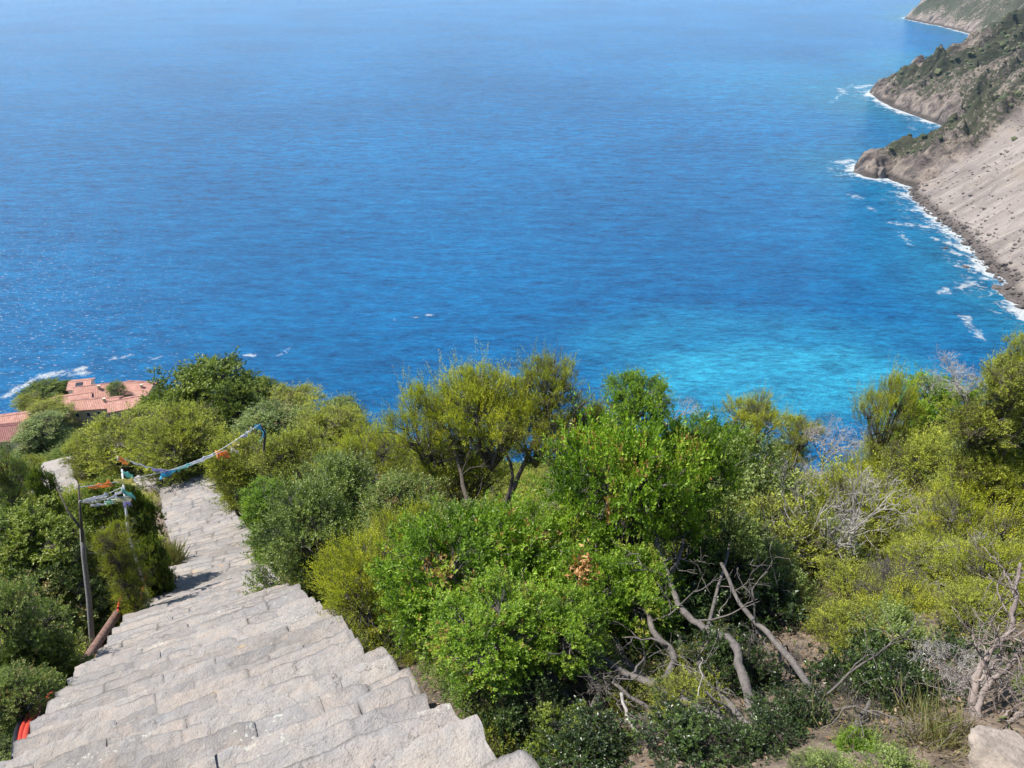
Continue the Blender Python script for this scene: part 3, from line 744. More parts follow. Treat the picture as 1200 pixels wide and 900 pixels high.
def shrub(kind, px, py, s, wpx, hpx, label, cat='shrub', group=None, name=None, stem=True, rot=None, barkm='bark_dark', trunk_r=None, dx=0, base_px=None):
    """crown centre on the pixel at depth s, overall size in pixels there"""
    SEEDN[0] += 1; r = np.random.default_rng(1000+SEEDN[0])
    c = at(px, py, s); rx = wpx/2*s/FPX*1.08; rz = hpx/2*s/FPX*1.08
    bx, by = c[0], c[1]
    if base_px: q = at(base_px[0], base_px[1], s); bx, by = q[0], q[1]
    g = Gz(bx, by)
    nm = name or ({'O': 'evergreen_shrub', 'I': 'evergreen_shrub'}.get(kind[0]) if cat == 'shrub' else None) or {'B': 'broadleaf_shrub', 'E': 'heath_shrub', 'L': 'lentisk_shrub', 'O': 'holm_oak', 'S': 'scrub_bush', 'H': 'tree_heath', 'D': 'dead_shrub'}[kind[0]]
    root = empty(nm, (bx, by, g)); tag(root, label, cat, group)
    o = bpy.data.objects.new('branches' if kind[0] == 'D' else 'crown', P[kind]); C.objects.link(o); o.parent = root
    o.rotation_euler = (0, 0, r.random()*6.28 if rot is None else rot)
    if kind[0] == 'D':
        if not P[kind].materials: P[kind].materials.append(M['bark_pale'])
        zb = c[2]-rz; o.location = (c[0]-bx, c[1]-by, max(zb-g, -.2)); k = rz*2/1.9; o.scale = (rx/.95, rx/.95, k)
        if zb-g > .3:
            b = MB(); b.tube([[0, 0, -.1], [(c[0]-bx)*.5+.05, (c[1]-by)*.5, (zb-g)*.5], [c[0]-bx, c[1]-by, zb-g+.05]], [.03, .026, .02], 6); b.obj('trunk', M['bark_grey'], root, True)
    else:
        o.location = (c[0]-bx, c[1]-by, c[2]-g); o.scale = (rx, rx, rz)
        if name != 'broadleaf_tree' and name != 'tree_heath' and kind[0] != 'B' or wpx < 100:
            zc = c[2]; k = 0; xr = rx
            while zc-rz*.95-g > .35*rz and k < 3:
                zc -= rz*1.25; k += 1; xr *= 1.03
                o2 = bpy.data.objects.new('crown', P[kind]); C.objects.link(o2); o2.parent = root
                o2.location = (c[0]-bx+r.normal()*rx*.15, c[1]-by+r.normal()*rx*.15, max(zc, g+rz*.5)-g); o2.scale = (xr, xr, rz); o2.rotation_euler = (0, 0, r.random()*6.28)
        if stem:
            b = MB(); tr = trunk_r or .05*max(rx, .6)
            stems(b, np.zeros(3), np.array(o.location)-np.array([0, 0, rz*.25]), 4, tr, r, rx*.35)
            b.obj('trunk', M[barkm], root, True)
    return root
#SHRUBS-BEGIN
GR = 'shrubs of the coastal scrub'
def sh(*a, **k): k.setdefault('group', None); return shrub(*a, **k)
# --- right foreground
def limb(b, pts, r0, r1, seed=0, n=8, wob=.012):
    r = np.random.default_rng(seed)
    Q = np.array([at(*p) for p in pts]); m = len(Q)*4
    tt = np.linspace(0, len(Q)-1, m)
    # catmull-rom
    out = []
    for t in tt:
        i = min(int(t), len(Q)-2); f = t-i
        p0, p1, p2, p3 = Q[max(i-1, 0)], Q[i], Q[i+1], Q[min(i+2, len(Q)-1)]
        out.append(.5*((2*p1)+(-p0+p2)*f+(2*p0-5*p1+4*p2-p3)*f*f+(-p0+3*p1-3*p2+p3)*f**3))
    out = np.array(out); out[1:-1] += r.normal(size=(m-2, 3))*wob*.5
    rad = np.linspace(r0, r1, m)*(1+r.normal(size=m)*.07)
    return out, rad
def add_limb(b, root, pts, r0, r1, seed=0, twigs=4, tl=.35):
    q, rad = limb(b, pts, r0, r1, seed); q = q-root
    b.tube(q, rad, 8)
    r = np.random.default_rng(seed+500)
    for i in range(twigs):
        j = r.integers(len(q)//3, len(q))
        def tw(p, d, L, rr, lv):
            P_ = [p]; dd = d
            for k in range(5): dd = unit(dd+r.normal(size=3)*.3); P_.append(P_[-1]+dd*L/5)
            b.tube(P_, np.linspace(rr, rr*.5, 6), 4)
            if lv:
                for k in range(r.integers(2, 4)): tw(P_[r.integers(2, 6)], unit(dd+r.normal(size=3)*.7), L*.65, rr*.55, lv-1)
        tw(q[j], unit(r.normal(size=3)+np.array([0, 0, .5])), tl*r.uniform(.6, 1.3), min(rad[j]*.45, .011), 2)

hero = sh('B0', 735, 590, 7.2, 190, 300, 'tallest bright green broadleaf shrub in the centre, with a tuft of dry brown leaves', stem=False, name='broadleaf_tree', cat='tree')
hloc = np.array(hero.location)
for k, (px, py, s, w_, h_, kd) in enumerate([(795, 560, 7.6, 130, 180, 'B1'), (690, 690, 6.5, 140, 140, 'B2'), (745, 470, 7.4, 85, 80, 'B2'), (740, 700, 6.4, 130, 130, 'B0'), (850, 660, 7.3, 130, 150, 'L2'), (770, 770, 6.3, 120, 80, 'L0')]):
    c = at(px, py, s); o = bpy.data.objects.new('crown', P[kd]); C.objects.link(o); o.parent = hero
    o.location = c-hloc; o.scale = (w_/2*s/FPX, w_/2*s/FPX, h_/2*s/FPX); o.rotation_euler = (0, 0, k*2.1)
b = MB()
add_limb(b, hloc, [(1015, 915, 4.4), (930, 885, 4.6), (880, 865, 4.75), (820, 830, 5.0), (770, 805, 5.3), (700, 765, 5.9), (690, 700, 6.6)], .042, .02, 1, 5)
add_limb(b, hloc, [(935, 885, 4.6), (890, 850, 4.85), (870, 790, 5.2), (858, 752, 5.5), (830, 740, 5.8), (800, 715, 6.0), (785, 680, 6.3), (765, 620, 6.8), (745, 540, 7.3)], .038, .018, 2, 5)
add_limb(b, hloc, [(870, 865, 4.85), (800, 812, 5.5), (745, 790, 5.9), (720, 740, 6.3), (720, 660, 6.9), (735, 560, 7.2), (745, 480, 7.4)], .045, .015, 3, 6)
add_limb(b, hloc, [(900, 880, 4.6), (850, 820, 5.1), (820, 780, 5.6), (840, 700, 6.4), (860, 620, 7.2)], .026, .01, 5, 7)
add_limb(b, hloc, [(690, 835, 5.3), (700, 800, 5.6), (640, 770, 6.0), (600, 700, 6.6)], .018, .008, 6, 8)
add_limb(b, hloc, [(770, 805, 5.3), (790, 770, 5.7), (760, 720, 6.1), (800, 640, 6.9), (800, 560, 7.5)], .03, .012, 4, 3)
b.obj('trunk', M['bark_grey'], hero, True)
# dry leaves tuft
def tuft(px, py, s, rad_, n, seed, mat, L=.05):
    r = np.random.default_rng(seed); c = at(px, py, s)-hloc
    p = c+r.normal(size=(n, 3))*rad_; d = unit(r.normal(size=(n, 3))); w_ = unit(np.cross(d, r.normal(size=(n, 3))))
    V = np.stack([p, p+d*L*.5+w_*L*.25, p+d*L, p+d*L*.5-w_*L*.25], 1).reshape(-1, 3)
    return V, r
V1, r = tuft(683, 668, 6.05, np.array([.05, .04, .10]), 130, 3, None); V2, r = tuft(660, 706, 6.0, np.array([.05, .04, .04]), 50, 4, None)
V = np.vstack([V1, V2]); link('dry_leaves', np_mesh('dry_leaves', V, np.arange(len(V)).reshape(-1, 4), False, {'tint': np.repeat(r.random(len(V)//4), 4)}), M['leaf_dry'], hero)

s2 = sh('B1', 560, 690, 6.7, 215, 225, 'wide bright green broadleaf shrub beside the near part of the stairs', stem=False)
hl2 = np.array(s2.location)
for (px, py, s, w_, h_, kd) in [(500, 720, 6.9, 110, 140, 'B0'), (610, 770, 6.2, 130, 110, 'B0'), (560, 810, 5.9, 90, 80, 'L1'), (690, 780, 6.0, 110, 70, 'L2'), (625, 640, 7.2, 110, 120, 'B2'), (585, 745, 5.6, 170, 130, 'B2'), (660, 740, 5.7, 120, 110, 'B0')]:
    c = at(px, py, s); o = bpy.data.objects.new('crown', P[kd]); C.objects.link(o); o.parent = s2
    o.location = c-hl2; o.scale = (w_/2*s/FPX, w_/2*s/FPX, h_/2*s/FPX)
b = MB()
add_limb(b, hl2, [(845, 850, 4.95), (800, 838, 5.1), (760, 838, 5.2), (715, 850, 5.3), (680, 836, 5.5), (650, 795, 5.75), (625, 745, 5.95), (600, 710, 6.3)], .03, .013, 11, 6)
add_limb(b, hl2, [(770, 838, 5.2), (720, 800, 5.4), (740, 790, 5.5), (755, 770, 5.7)], .016, .007, 12, 3)
add_limb(b, hl2, [(715, 850, 5.3), (690, 868, 5.3), (665, 890, 5.2)], .012, .006, 13, 2)
add_limb(b, hl2, [(650, 795, 5.75), (600, 800, 5.9), (550, 790, 6.3), (520, 740, 6.8)], .02, .008, 14, 4)
b.obj('trunk', M['bark_grey'], s2, True)

# dead limbs
dt = empty('dead_tree', tuple(at(958, 905, 4.45))); tag(dt, 'leafless grey forked tree with a broken stub at the bottom edge of the photo', 'dead tree')
b = MB(); dl = np.array(dt.location)
add_limb(b, dl, [(950, 920, 4.4), (970, 875, 4.6), (972, 850, 4.7), (965, 828, 4.85), (930, 778, 5.25), (900, 742, 5.55), (870, 712, 5.9), (845, 660, 6.3)], .036, .014, 21, 7, .4)
add_limb(b, dl, [(930, 905, 4.4), (962, 885, 4.5), (990, 865, 4.55), (1005, 845, 4.6), (1020, 822, 4.7)], .022, .012, 22, 3, .2)
b.obj('trunk', M['bark_grey'], dt, True)
ct = empty('bare_twigs', tuple(at(730, 820, 5.0))); tag(ct, 'pale curved leafless twig looping below the central shrub', 'dead branch')
b = MB(); cl = np.array(ct.location)
add_limb(b, cl, [(728, 812, 5.05), (738, 845, 4.95), (760, 868, 4.9), (785, 882, 4.9), (802, 875, 4.95), (806, 850, 5.0)], .011, .005, 31, 3, .3)
add_limb(b, cl, [(806, 868, 4.95), (815, 840, 5.0), (820, 800, 5.1), (822, 770, 5.2)], .005, .003, 32, 2, .2)
b.obj('twig', M['bark_pale'], ct, True)
# bare pinkish shrub at right
bs = empty('bare_shrub', tuple(at(1142, 860, 4.5))); tag(bs, 'bare shrub with smooth forked pinkish stems beside the pale boulder at bottom right', 'shrub')
b = MB(); bl = np.array(bs.location)
for k, (pts, r0, r1, tw) in enumerate([
    ([(1138, 862, 4.5), (1143, 805, 4.6), (1150, 780, 4.65), (1168, 757, 4.7), (1185, 735, 4.75), (1190, 700, 4.85), (1196, 660, 4.9)], .032, .014, 5),
    ([(1150, 862, 4.45), (1147, 825, 4.5), (1160, 800, 4.55), (1182, 785, 4.6), (1196, 762, 4.65), (1220, 745, 4.7)], .026, .014, 4),
    ([(1150, 855, 4.45), (1110, 862, 4.4), (1085, 856, 4.4), (1062, 840, 4.45)], .013, .006, 7),
    ([(1145, 860, 4.4), (1175, 850, 4.4), (1200, 835, 4.4), (1230, 822, 4.4)], .026, .016, 4),
    ([(1155, 870, 4.3), (1180, 872, 4.3), (1205, 850, 4.3), (1230, 845, 4.3)], .02, .012, 3),
    ([(1172, 845, 4.42), (1180, 838, 4.42), (1190, 830, 4.45), (1170, 835, 4.5), (1163, 818, 4.5)], .02, .006, 2),
    ([(1143, 800, 4.6), (1160, 785, 4.6), (1172, 770, 4.65), (1185, 778, 4.6)], .013, .009, 3),
    ([(1185, 735, 4.75), (1196, 745, 4.7), (1200, 765, 4.65)], .01, .008, 2),
    ([(1190, 700, 4.85), (1178, 672, 4.95), (1165, 655, 5.0), (1150, 640, 5.05)], .011, .004, 5)]):
    add_limb(b, bl, pts, r0*.75, r1*.75, 40+k, tw+4, .3)
b.obj('stem', M['bark_pink'], bs, True)

sh('E0', 435, 690, 9.0, 150, 165, 'bright yellow-green heath bush leaning over the right edge of the stairs')
sh('E1', 480, 640, 10.5, 100, 120, 'yellow-green heath bush behind the one leaning over the right edge of the stairs')
sh('L0', 356, 615, 13.5, 126, 146, 'rounded grey-green bush with a few reddish leaves on the right edge of the stairs')
sh('L2', 395, 580, 15.5, 110, 110, 'grey-green bush adjoining the rounded bush right of the stairs')
sh('B2', 312, 582, 20, 54, 38, 'low vivid green bush where the middle stairs meet the scrub')
sh('S0', 280, 545, 27, 86, 76, 'dark-hearted olive bush beside the top bend of the stairs, under the bunting')
sh('S1', 350, 540, 25, 110, 80, 'olive bush right of the dark forked bunting post')
h = sh('H0', 575, 500, 13.5, 150, 150, 'open-crowned tree heath with dark forking trunks standing against the sea', name='tree_heath', cat='tree', stem=False)
hh = np.array(h.location)
for (px, py, s, w_, h_, kd) in [(640, 462, 13.5, 100, 110, 'H1'), (505, 515, 14.2, 130, 150, 'H2'), (628, 520, 13.3, 110, 90, 'H2'), (540, 560, 14.5, 130, 120, 'H0'), (560, 470, 14, 110, 90, 'H2')]:
    c = at(px, py, s); o = bpy.data.objects.new('crown', P[kd]); C.objects.link(o); o.parent = h
    o.location = c-hh; o.scale = (w_/2*s/FPX, w_/2*s/FPX, h_/2*s/FPX)
b = MB()
for k, (pts, r0, r1) in enumerate([([(585, 720, 12.6), (578, 660, 12.8), (585, 625, 13), (600, 575, 13.1), (625, 520, 13.2), (645, 470, 13.4), (650, 440, 13.5)], .07, .015),
                                    ([(580, 700, 12.7), (560, 640, 13), (545, 575, 13.3), (530, 520, 13.8), (505, 470, 14.2)], .06, .015),
                                    ([(612, 545, 13.2), (660, 520, 13), (672, 485, 13.1), (690, 470, 13.2)], .035, .01),
                                    ([(590, 600, 13), (600, 550, 13.2), (580, 510, 13.4), (570, 460, 13.6)], .035, .01),
                                    ([(568, 660, 12.9), (520, 600, 13.6), (500, 560, 14)], .04, .015)]):
    add_limb(b, hh, pts, r0, r1, 60+k, 7, .6)
b.obj('trunk', M['bark_dark'], h, True)
sh('E2', 430, 545, 18, 110, 110, 'green heath bush left of the open-crowned tree heath')
sh('L1', 520, 640, 10.8, 140, 110, 'grey-green leathery bush at the foot of the open-crowned tree heath')
sh('L2', 470, 600, 13, 110, 100, 'grey-green bush between the leaning heath bush and the open-crowned tree heath')
sh('S2', 690, 510, 14, 80, 90, 'olive heath bush between the open-crowned tree heath and the tallest broadleaf')
sh('D2', 665, 560, 12.5, 80, 100, 'tangle of grey bare twigs right of the trunks of the tree heath')
sh('D0', 785, 468, 11.5, 65, 70, 'pale bare twigs rising behind the tallest broadleaf against the sea')
sh('D1', 728, 455, 11.8, 30, 60, 'thin bare twigs just right of the topmost leaves of the central broadleaf')
sh('L0', 865, 590, 9.8, 187, 198, 'broad grey-green bush with reddish leaves right of the tallest broadleaf')
sh('B1', 830, 540, 10.2, 110, 120, 'mid-green broadleaf bush between the tallest broadleaf and the broad grey-green bush')
sh('H1', 885, 500, 13.5, 90, 80, 'brownish heath with upright tufted tops on the skyline beneath the turquoise water')
sh('H0', 940, 510, 15, 60, 55, 'small brownish heath at the lowest dip of the skyline')
sh('L1', 905, 690, 8.0, 130, 110, 'low grey-green bush at the edge of the dirt patch')
sh('D0', 1015, 570, 8.2, 170, 270, 'large grey-white leafless shrub with branching stems at right of centre')
sh('D2', 965, 560, 11, 100, 110, 'fine grey brush of dead twigs behind the large leafless shrub')
sh('H2', 1040, 500, 11.5, 85, 130, 'tall heath column with dark green tufts standing out against the turquoise water')
sh('B0', 1100, 480, 12.5, 95, 90, 'light green broadleaf bush right of the tall heath column')
sh('S1', 1105, 550, 10.5, 120, 100, 'olive-green bush below the light green broadleaf at right')
sh('E1', 1140, 640, 8.3, 150, 140, 'yellow-green heath bush above the bare pinkish shrub')
sh('E2', 1095, 670, 8.2, 110, 110, 'yellow-green heath bush right of the large leafless shrub')
sh('E0', 1185, 575, 8.6, 110, 110, 'yellow-green heath bush cut by the right edge of the photo')
sh('D1', 1110, 700, 7.6, 195, 156, 'grey mat of dead twigs under the yellow-green heath at right')
sh('D2', 1120, 780, 5.0, 162, 175, 'dense brown-grey bundle of dead heath stems left of the bare pinkish shrub')
sh('S0', 1185, 455, 8.3, 95, 85, 'olive bush with leaning branches at the right edge against the sea')
sh('H1', 1200, 415, 8.6, 60, 50, 'small heath tuft topmost at the right edge of the photo')
sh('D1', 1140, 430, 8.6, 100, 80, 'spray of thin bare branches reaching out over the sea near the right edge', base_px=(1240, 480))
sh('L2', 1190, 510, 9.0, 110, 80, 'grey-green bush between the leaning branches and the edge heath')
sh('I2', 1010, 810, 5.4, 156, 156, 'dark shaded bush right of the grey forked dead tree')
sh('S2', 985, 740, 6.6, 80, 70, 'small olive bush standing in the dirt patch')
sh('B1', 790, 850, 4.95, 48, 32, 'small leafy sprig on the ground under the curved twig')
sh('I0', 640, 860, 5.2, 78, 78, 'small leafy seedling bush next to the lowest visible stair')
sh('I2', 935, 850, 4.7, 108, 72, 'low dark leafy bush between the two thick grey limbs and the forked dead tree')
sh('L1', 1045, 770, 5.9, 135, 121, 'grey-green bush left of the brown-grey bundle of dead stems')
sh('S1', 1000, 690, 7.6, 90, 70, 'olive heath bush at the far side of the dirt patch')
sh('B0', 1010, 880, 4.3, 60, 40, 'small leafy sprig right of the base of the forked dead tree')
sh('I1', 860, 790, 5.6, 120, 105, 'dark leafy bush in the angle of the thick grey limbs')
for a_ in [
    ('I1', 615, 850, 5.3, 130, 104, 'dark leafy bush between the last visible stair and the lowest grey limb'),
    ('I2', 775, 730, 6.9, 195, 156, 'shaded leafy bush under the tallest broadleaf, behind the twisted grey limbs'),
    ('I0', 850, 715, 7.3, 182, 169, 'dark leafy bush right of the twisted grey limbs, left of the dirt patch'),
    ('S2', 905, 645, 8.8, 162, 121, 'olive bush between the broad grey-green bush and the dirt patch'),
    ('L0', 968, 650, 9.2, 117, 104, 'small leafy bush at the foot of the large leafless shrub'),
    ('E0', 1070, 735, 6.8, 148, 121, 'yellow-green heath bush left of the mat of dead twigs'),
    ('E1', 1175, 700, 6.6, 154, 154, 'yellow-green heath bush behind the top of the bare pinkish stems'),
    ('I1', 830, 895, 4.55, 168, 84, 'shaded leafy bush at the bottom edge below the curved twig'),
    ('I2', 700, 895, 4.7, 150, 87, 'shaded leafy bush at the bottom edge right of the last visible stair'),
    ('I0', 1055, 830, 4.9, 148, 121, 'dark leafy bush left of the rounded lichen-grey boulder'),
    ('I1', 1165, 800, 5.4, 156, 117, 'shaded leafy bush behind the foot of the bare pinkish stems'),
    ('S1', 1010, 760, 6.2, 112, 112, 'upright olive bush on the right rim of the dirt patch'),
    ('D3', 855, 750, 5.9, 204, 156, 'tangle of fine dark twigs around the right-hand grey limbs'),
    ('D3', 640, 780, 5.7, 187, 162, 'tangle of fine dark twigs below the wide bright broadleaf'),
    ('D3', 760, 850, 4.9, 195, 117, 'fine dark twigs sprawling under the curved pale twig'),
    ('D1', 920, 840, 4.8, 140, 110, 'pale dead twigs between the thick grey limbs and the forked dead tree'),
    ('D3', 1060, 700, 7.2, 130, 120, 'brown-grey twiggy bush right of the dirt patch'),
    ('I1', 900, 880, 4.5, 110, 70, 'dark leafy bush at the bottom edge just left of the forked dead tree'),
    ('D3', 1000, 850, 4.7, 130, 90, 'grey twiggy tangle around the broken stub of the forked dead tree'),
    ('D1', 975, 500, 12.5, 110, 100, 'fine whitish dead twigs at the dip of the skyline'),
    ('D2', 955, 620, 9.6, 110, 120, 'dense grey brush of twigs left of the large leafless shrub'),
    ('D3', 1080, 560, 10.5, 110, 110, 'grey twiggy growth behind the yellow-green heath at right'),
    ('D1', 905, 600, 9.4, 90, 110, 'thin pale dead twigs in front of the broad grey-green bush'),
    ('D0', 1100, 600, 8.6, 100, 110, 'small pale leafless shrub among the yellow-green heath at right')]: sh(*a_)
# --- ridge and left
oak = sh('O0', 238, 462, 62, 130, 84, 'largest dark green rounded holm oak on the ridge above the sea', cat='tree')
sh('O1', 196, 480, 60, 75, 66, 'dark green holm oak on the left flank of the largest one', cat='tree')
sh('O2', 275, 478, 58, 60, 60, 'dark green holm oak on the right flank of the largest one', cat='tree')
sh('O1', 302, 455, 76, 45, 32, 'small dark blue-green tree just beyond the largest holm oak on the skyline', cat='tree')
sh('S0', 150, 515, 46, 120, 60, 'yellow-green bush mound left of the holm oaks')
sh('S1', 212, 514, 38, 110, 76, 'broad yellow-green bush directly beyond the top bend of the stairs')
sh('S2', 112, 525, 50, 70, 46, 'yellow-green bush beside the lower bend of the path')
sh('L1', 50, 498, 75, 56, 22, 'grey-green bush below the red-roofed houses')
sh('L0', 320, 495, 42, 100, 52, 'olive-grey bush on the ridge right of the holm oaks')
sh('S2', 385, 500, 40, 90, 52, 'olive bush on the ridge near the skyline')
sh('S0', 340, 473, 62, 80, 36, 'brownish-green bush on the ridge skyline right of the holm oaks')
sh('L2', 400, 483, 60, 62, 34, 'grey-green bush at the lower end of the ridge skyline')
sh('O2', 166, 615, 20.5, 46, 120, 'dark upright bush against the left edge of the middle stairs')
sh('O0', 176, 655, 19, 40, 70, 'dark low bush casting its shadow over the middle stairs')
sh('L1', 8, 565, 27, 56, 90, 'grey-green bush at the left edge in front of the lower bend of the path')
sh('O2', 52, 572, 24, 32, 60, 'loose dark sapling in front of the lower bend of the path')
sh('O1', 42, 630, 18, 110, 80, 'dark green bush at the left edge below the path bend')
sh('O1', 118, 590, 19, 60, 70, 'dark green bush behind the bunting on the left of the stairs')
sh('L0', 55, 690, 17.8, 150, 120, 'large pale grey-green bush around the grey timber post')
sh('E1', 134, 634, 16, 50, 50, 'bright yellow-green heath bush just right of the timber post')
sh('E2', 168, 650, 19.5, 30, 30, 'yellow-green bush hanging over the rusty pipe')
sh('L2', 18, 730, 11, 100, 120, 'grey-green bush at the left edge beside the large pale one')
sh('O2', 42, 780, 11.2, 84, 90, 'dark shaded bush between the rusty pipe and the left edge')
sh('L1', 15, 820, 8.8, 90, 90, 'dark leathery bush at the left edge above the red hoses')
sh('D0', 112, 625, 18, 60, 60, 'greyish bare bush behind the timber post')

# dry grass tuft left of stairs
def grass(px, py, s, n, h_, rad_, label, seed, mat='grass_dry'):
    r = np.random.default_rng(seed); c = at(px, py, s); g = Gz(c[0], c[1])
    p = np.concatenate([r.normal(size=(n, 2))*rad_, np.zeros((n, 1))], 1); d = unit(r.normal(size=(n, 3))*.22+np.array([0, 0, 1]))
    L = h_*r.uniform(.5, 1.2, (n, 1)); w_ = unit(np.cross(d, r.normal(size=(n, 3))))*.0028*s/8
    V = np.stack([p-w_, p+d*L*.6, p+d*L+np.array([.0, 0, -.1])*L, p+w_], 1).reshape(-1, 3)
    o = link('grass_tuft', np_mesh('grass_tuft', V, np.arange(n*4).reshape(-1, 4), False, {'tint': np.repeat(r.random(n), 4)}), M[mat]); o.location = (c[0], c[1], g)
    tag(o, label, 'grass tuft'); return o
grass(180, 612, 23.0, 3200, 1.0, .16, 'tall dry straw-coloured grass tuft at the left edge of the middle stairs', 1)
grass(925, 705, 7.6, 900, .4, .13, 'dry yellowish grass clump on the dirt patch right of the central shrubs', 2)
grass(1090, 880, 4.4, 500, .25, .1, 'green weed tuft beside the pale boulder at bottom right', 3)
grass(1000, 885, 4.5, 250, .2, .15, 'small weed tuft at the base of the forked dead tree', 4)

# undergrowth: uncountable
def undergrowth():
    r = np.random.default_rng(77); pts = []
    lastr = 3.0
    rad_ = 3.0
    while rad_ < 330:
        sp = .85+rad_*.0125 if rad_ > 9 else .62
        n = int(2.9*rad_/sp)
        a_ = R_(-95)+r.random(n)*R_(170); rr_ = rad_+r.uniform(-.5, .5, n)*sp
        pts.append(np.stack([np.sin(a_)*rr_, np.cos(a_)*rr_, np.full(n, sp)], 1)); rad_ += sp
    p = np.concatenate(pts); x, y, sp = p.T
    z, d, _, _ = height(x, y)
    a_ = U[0]*x+U[1]*y; c_ = T[0]*x+T[1]*y
    rr_ = np.hypot(x, y)
    scale = sp*r.uniform(.7, 1.1, len(x))
    # distance to the stairs
    pd = np.full(len(x), 1e3)
    for q in path: pd = np.minimum(pd, np.hypot(x-q[0], y-q[1])) if False else pd
    for (q0, q1) in zip(path[:-1], path[1:]):
        dx, dy = q1[:2]-q0[:2]; t = np.clip(((x-q0[0])*dx+(y-q0[1])*dy)/(dx*dx+dy*dy), 0, 1); pd = np.minimum(pd, np.hypot(x-q0[0]-t*dx, y-q0[1]-t*dy))
    keep = (pd > 1.5+scale*.55) & (d > 12)
    for (px, py, s, rd) in [(930, 740, 7.2, .9), (960, 690, 8.3, .9), (900, 700, 8.3, .6), (1040, 760, 6.0, .35), (920, 820, 5.2, .6), (1190, 890, 3.9, .8), (1100, 830, 4.7, .6), (60, 820, 10.5, 1.0), (92, 785, 12.9, 1.1), (112, 757, 14.3, 1.1), (140, 715, 16.8, 1.5), (160, 686, 19, 1.5), (150, 700, 17.8, 1.5), (172, 665, 20.5, 1.0), (108, 752, 15.5, 1.0), (270, 620, 26.5, 1.1), (285, 650, 22.5, 1.0), (262, 595, 30, 1.1), (300, 665, 20, .8)]:
        q = at(px, py, s); keep &= np.hypot(x-q[0], y-q[1]) > rd
    ppx = 600+FPX*x/(y*CP-z*SP); ppy = 450-FPX*(y*SP+z*CP)/(y*CP-z*SP); keep &= ~((ppx > 34) & (ppx < 86) & (ppy > 535) & (ppy < 612) & (rr_ > 20) & (rr_ < 62))
    keep &= ~((rr_ < 8.5) & (c_ > 1) & (r.random(len(x)) < .08))
    x, y, z, scale, rr_ = x[keep], y[keep], z[keep], scale[keep], rr_[keep]
    near = rr_ < 9; scale = np.where(rr_ < 6.5, scale*.5, np.where(near, scale*.8, scale*1.1))
    n1 = fbm(x*.09, y*.09, o=3, seed=5); n2 = r.random(len(x))
    kind = np.where(n1+.5*(n2-.5) > .12, 0, np.where(n1+.5*(n2-.5) > -.12, 1, 2))
    kind = np.where(r.random(len(x)) < .06, 3, kind)
    kind = np.where((r.random(len(x)) < .12) & (rr_ < 60), 4, kind)
    me = np_mesh('undergrowth', np.stack([x, y, z+scale*.30], 1), [], False, {'usc': scale, 'urot': r.random(len(x))*6.28, 'uz': r.uniform(.55, .95, len(x))})
    a = me.attributes.new('ukind', 'INT', 'POINT'); a.data.foreach_set('value', kind.astype(np.int32))
    o = link('undergrowth', me); tag(o, 'low mixed green scrub covering the slope between the larger bushes', 'undergrowth', kind='stuff')
    g = bpy.data.node_groups.new('undergrowth', 'GeometryNodeTree')
    g.interface.new_socket('Geometry', in_out='INPUT', socket_type='NodeSocketGeometry'); g.interface.new_socket('Geometry', in_out='OUTPUT', socket_type='NodeSocketGeometry')
    gi = g.nodes.new('NodeGroupInput'); go = g.nodes.new('NodeGroupOutput'); join = g.nodes.new('GeometryNodeJoinGeometry')
    def na(nm, ty):
        q = g.nodes.new('GeometryNodeInputNamedAttribute'); q.data_type = ty; q.inputs[0].default_value = nm; return [s for s in q.outputs if s.enabled][0]
    rot = g.nodes.new('ShaderNodeCombineXYZ'); g.links.new(na('urot', 'FLOAT'), rot.inputs[2])
    sc_ = g.nodes.new('ShaderNodeCombineXYZ'); us = na('usc', 'FLOAT'); g.links.new(us, sc_.inputs[0]); g.links.new(us, sc_.inputs[1])
    mm = g.nodes.new('ShaderNodeMath'); mm.operation = 'MULTIPLY'; g.links.new(us, mm.inputs[0]); g.links.new(na('uz', 'FLOAT'), mm.inputs[1]); g.links.new(mm.outputs[0], sc_.inputs[2])
    src = {0: 'S1', 1: 'L1', 2: 'S2', 3: 'O1', 4: 'E1'}
    for k, nm in src.items():
        ob = next(q for q in C.objects if q.data is P[nm])
        oi = g.nodes.new('GeometryNodeObjectInfo'); oi.inputs[0].default_value = ob; oi.inputs['As Instance'].default_value = True; oi.transform_space = 'ORIGINAL'
        iop = g.nodes.new('GeometryNodeInstanceOnPoints')
        cmp_ = g.nodes.new('FunctionNodeCompare'); cmp_.data_type = 'INT'; cmp_.operation = 'EQUAL'
        g.links.new(na('ukind', 'INT'), cmp_.inputs[2]); cmp_.inputs[3].default_value = k
        g.links.new(gi.outputs[0], iop.inputs['Points']); g.links.new(cmp_.outputs[0], iop.inputs['Selection']); g.links.new(oi.outputs['Geometry'], iop.inputs['Instance'])
        g.links.new(rot.outputs[0], iop.inputs['Rotation']); g.links.new(sc_.outputs[0], iop.inputs['Scale'])
        g.links.new(iop.outputs[0], join.inputs[0])
    g.links.new(join.outputs[0], go.inputs[0])
    md = o.modifiers.new('scatter', 'NODES'); md.node_group = g
    print('undergrowth', len(x))
undergrowth()

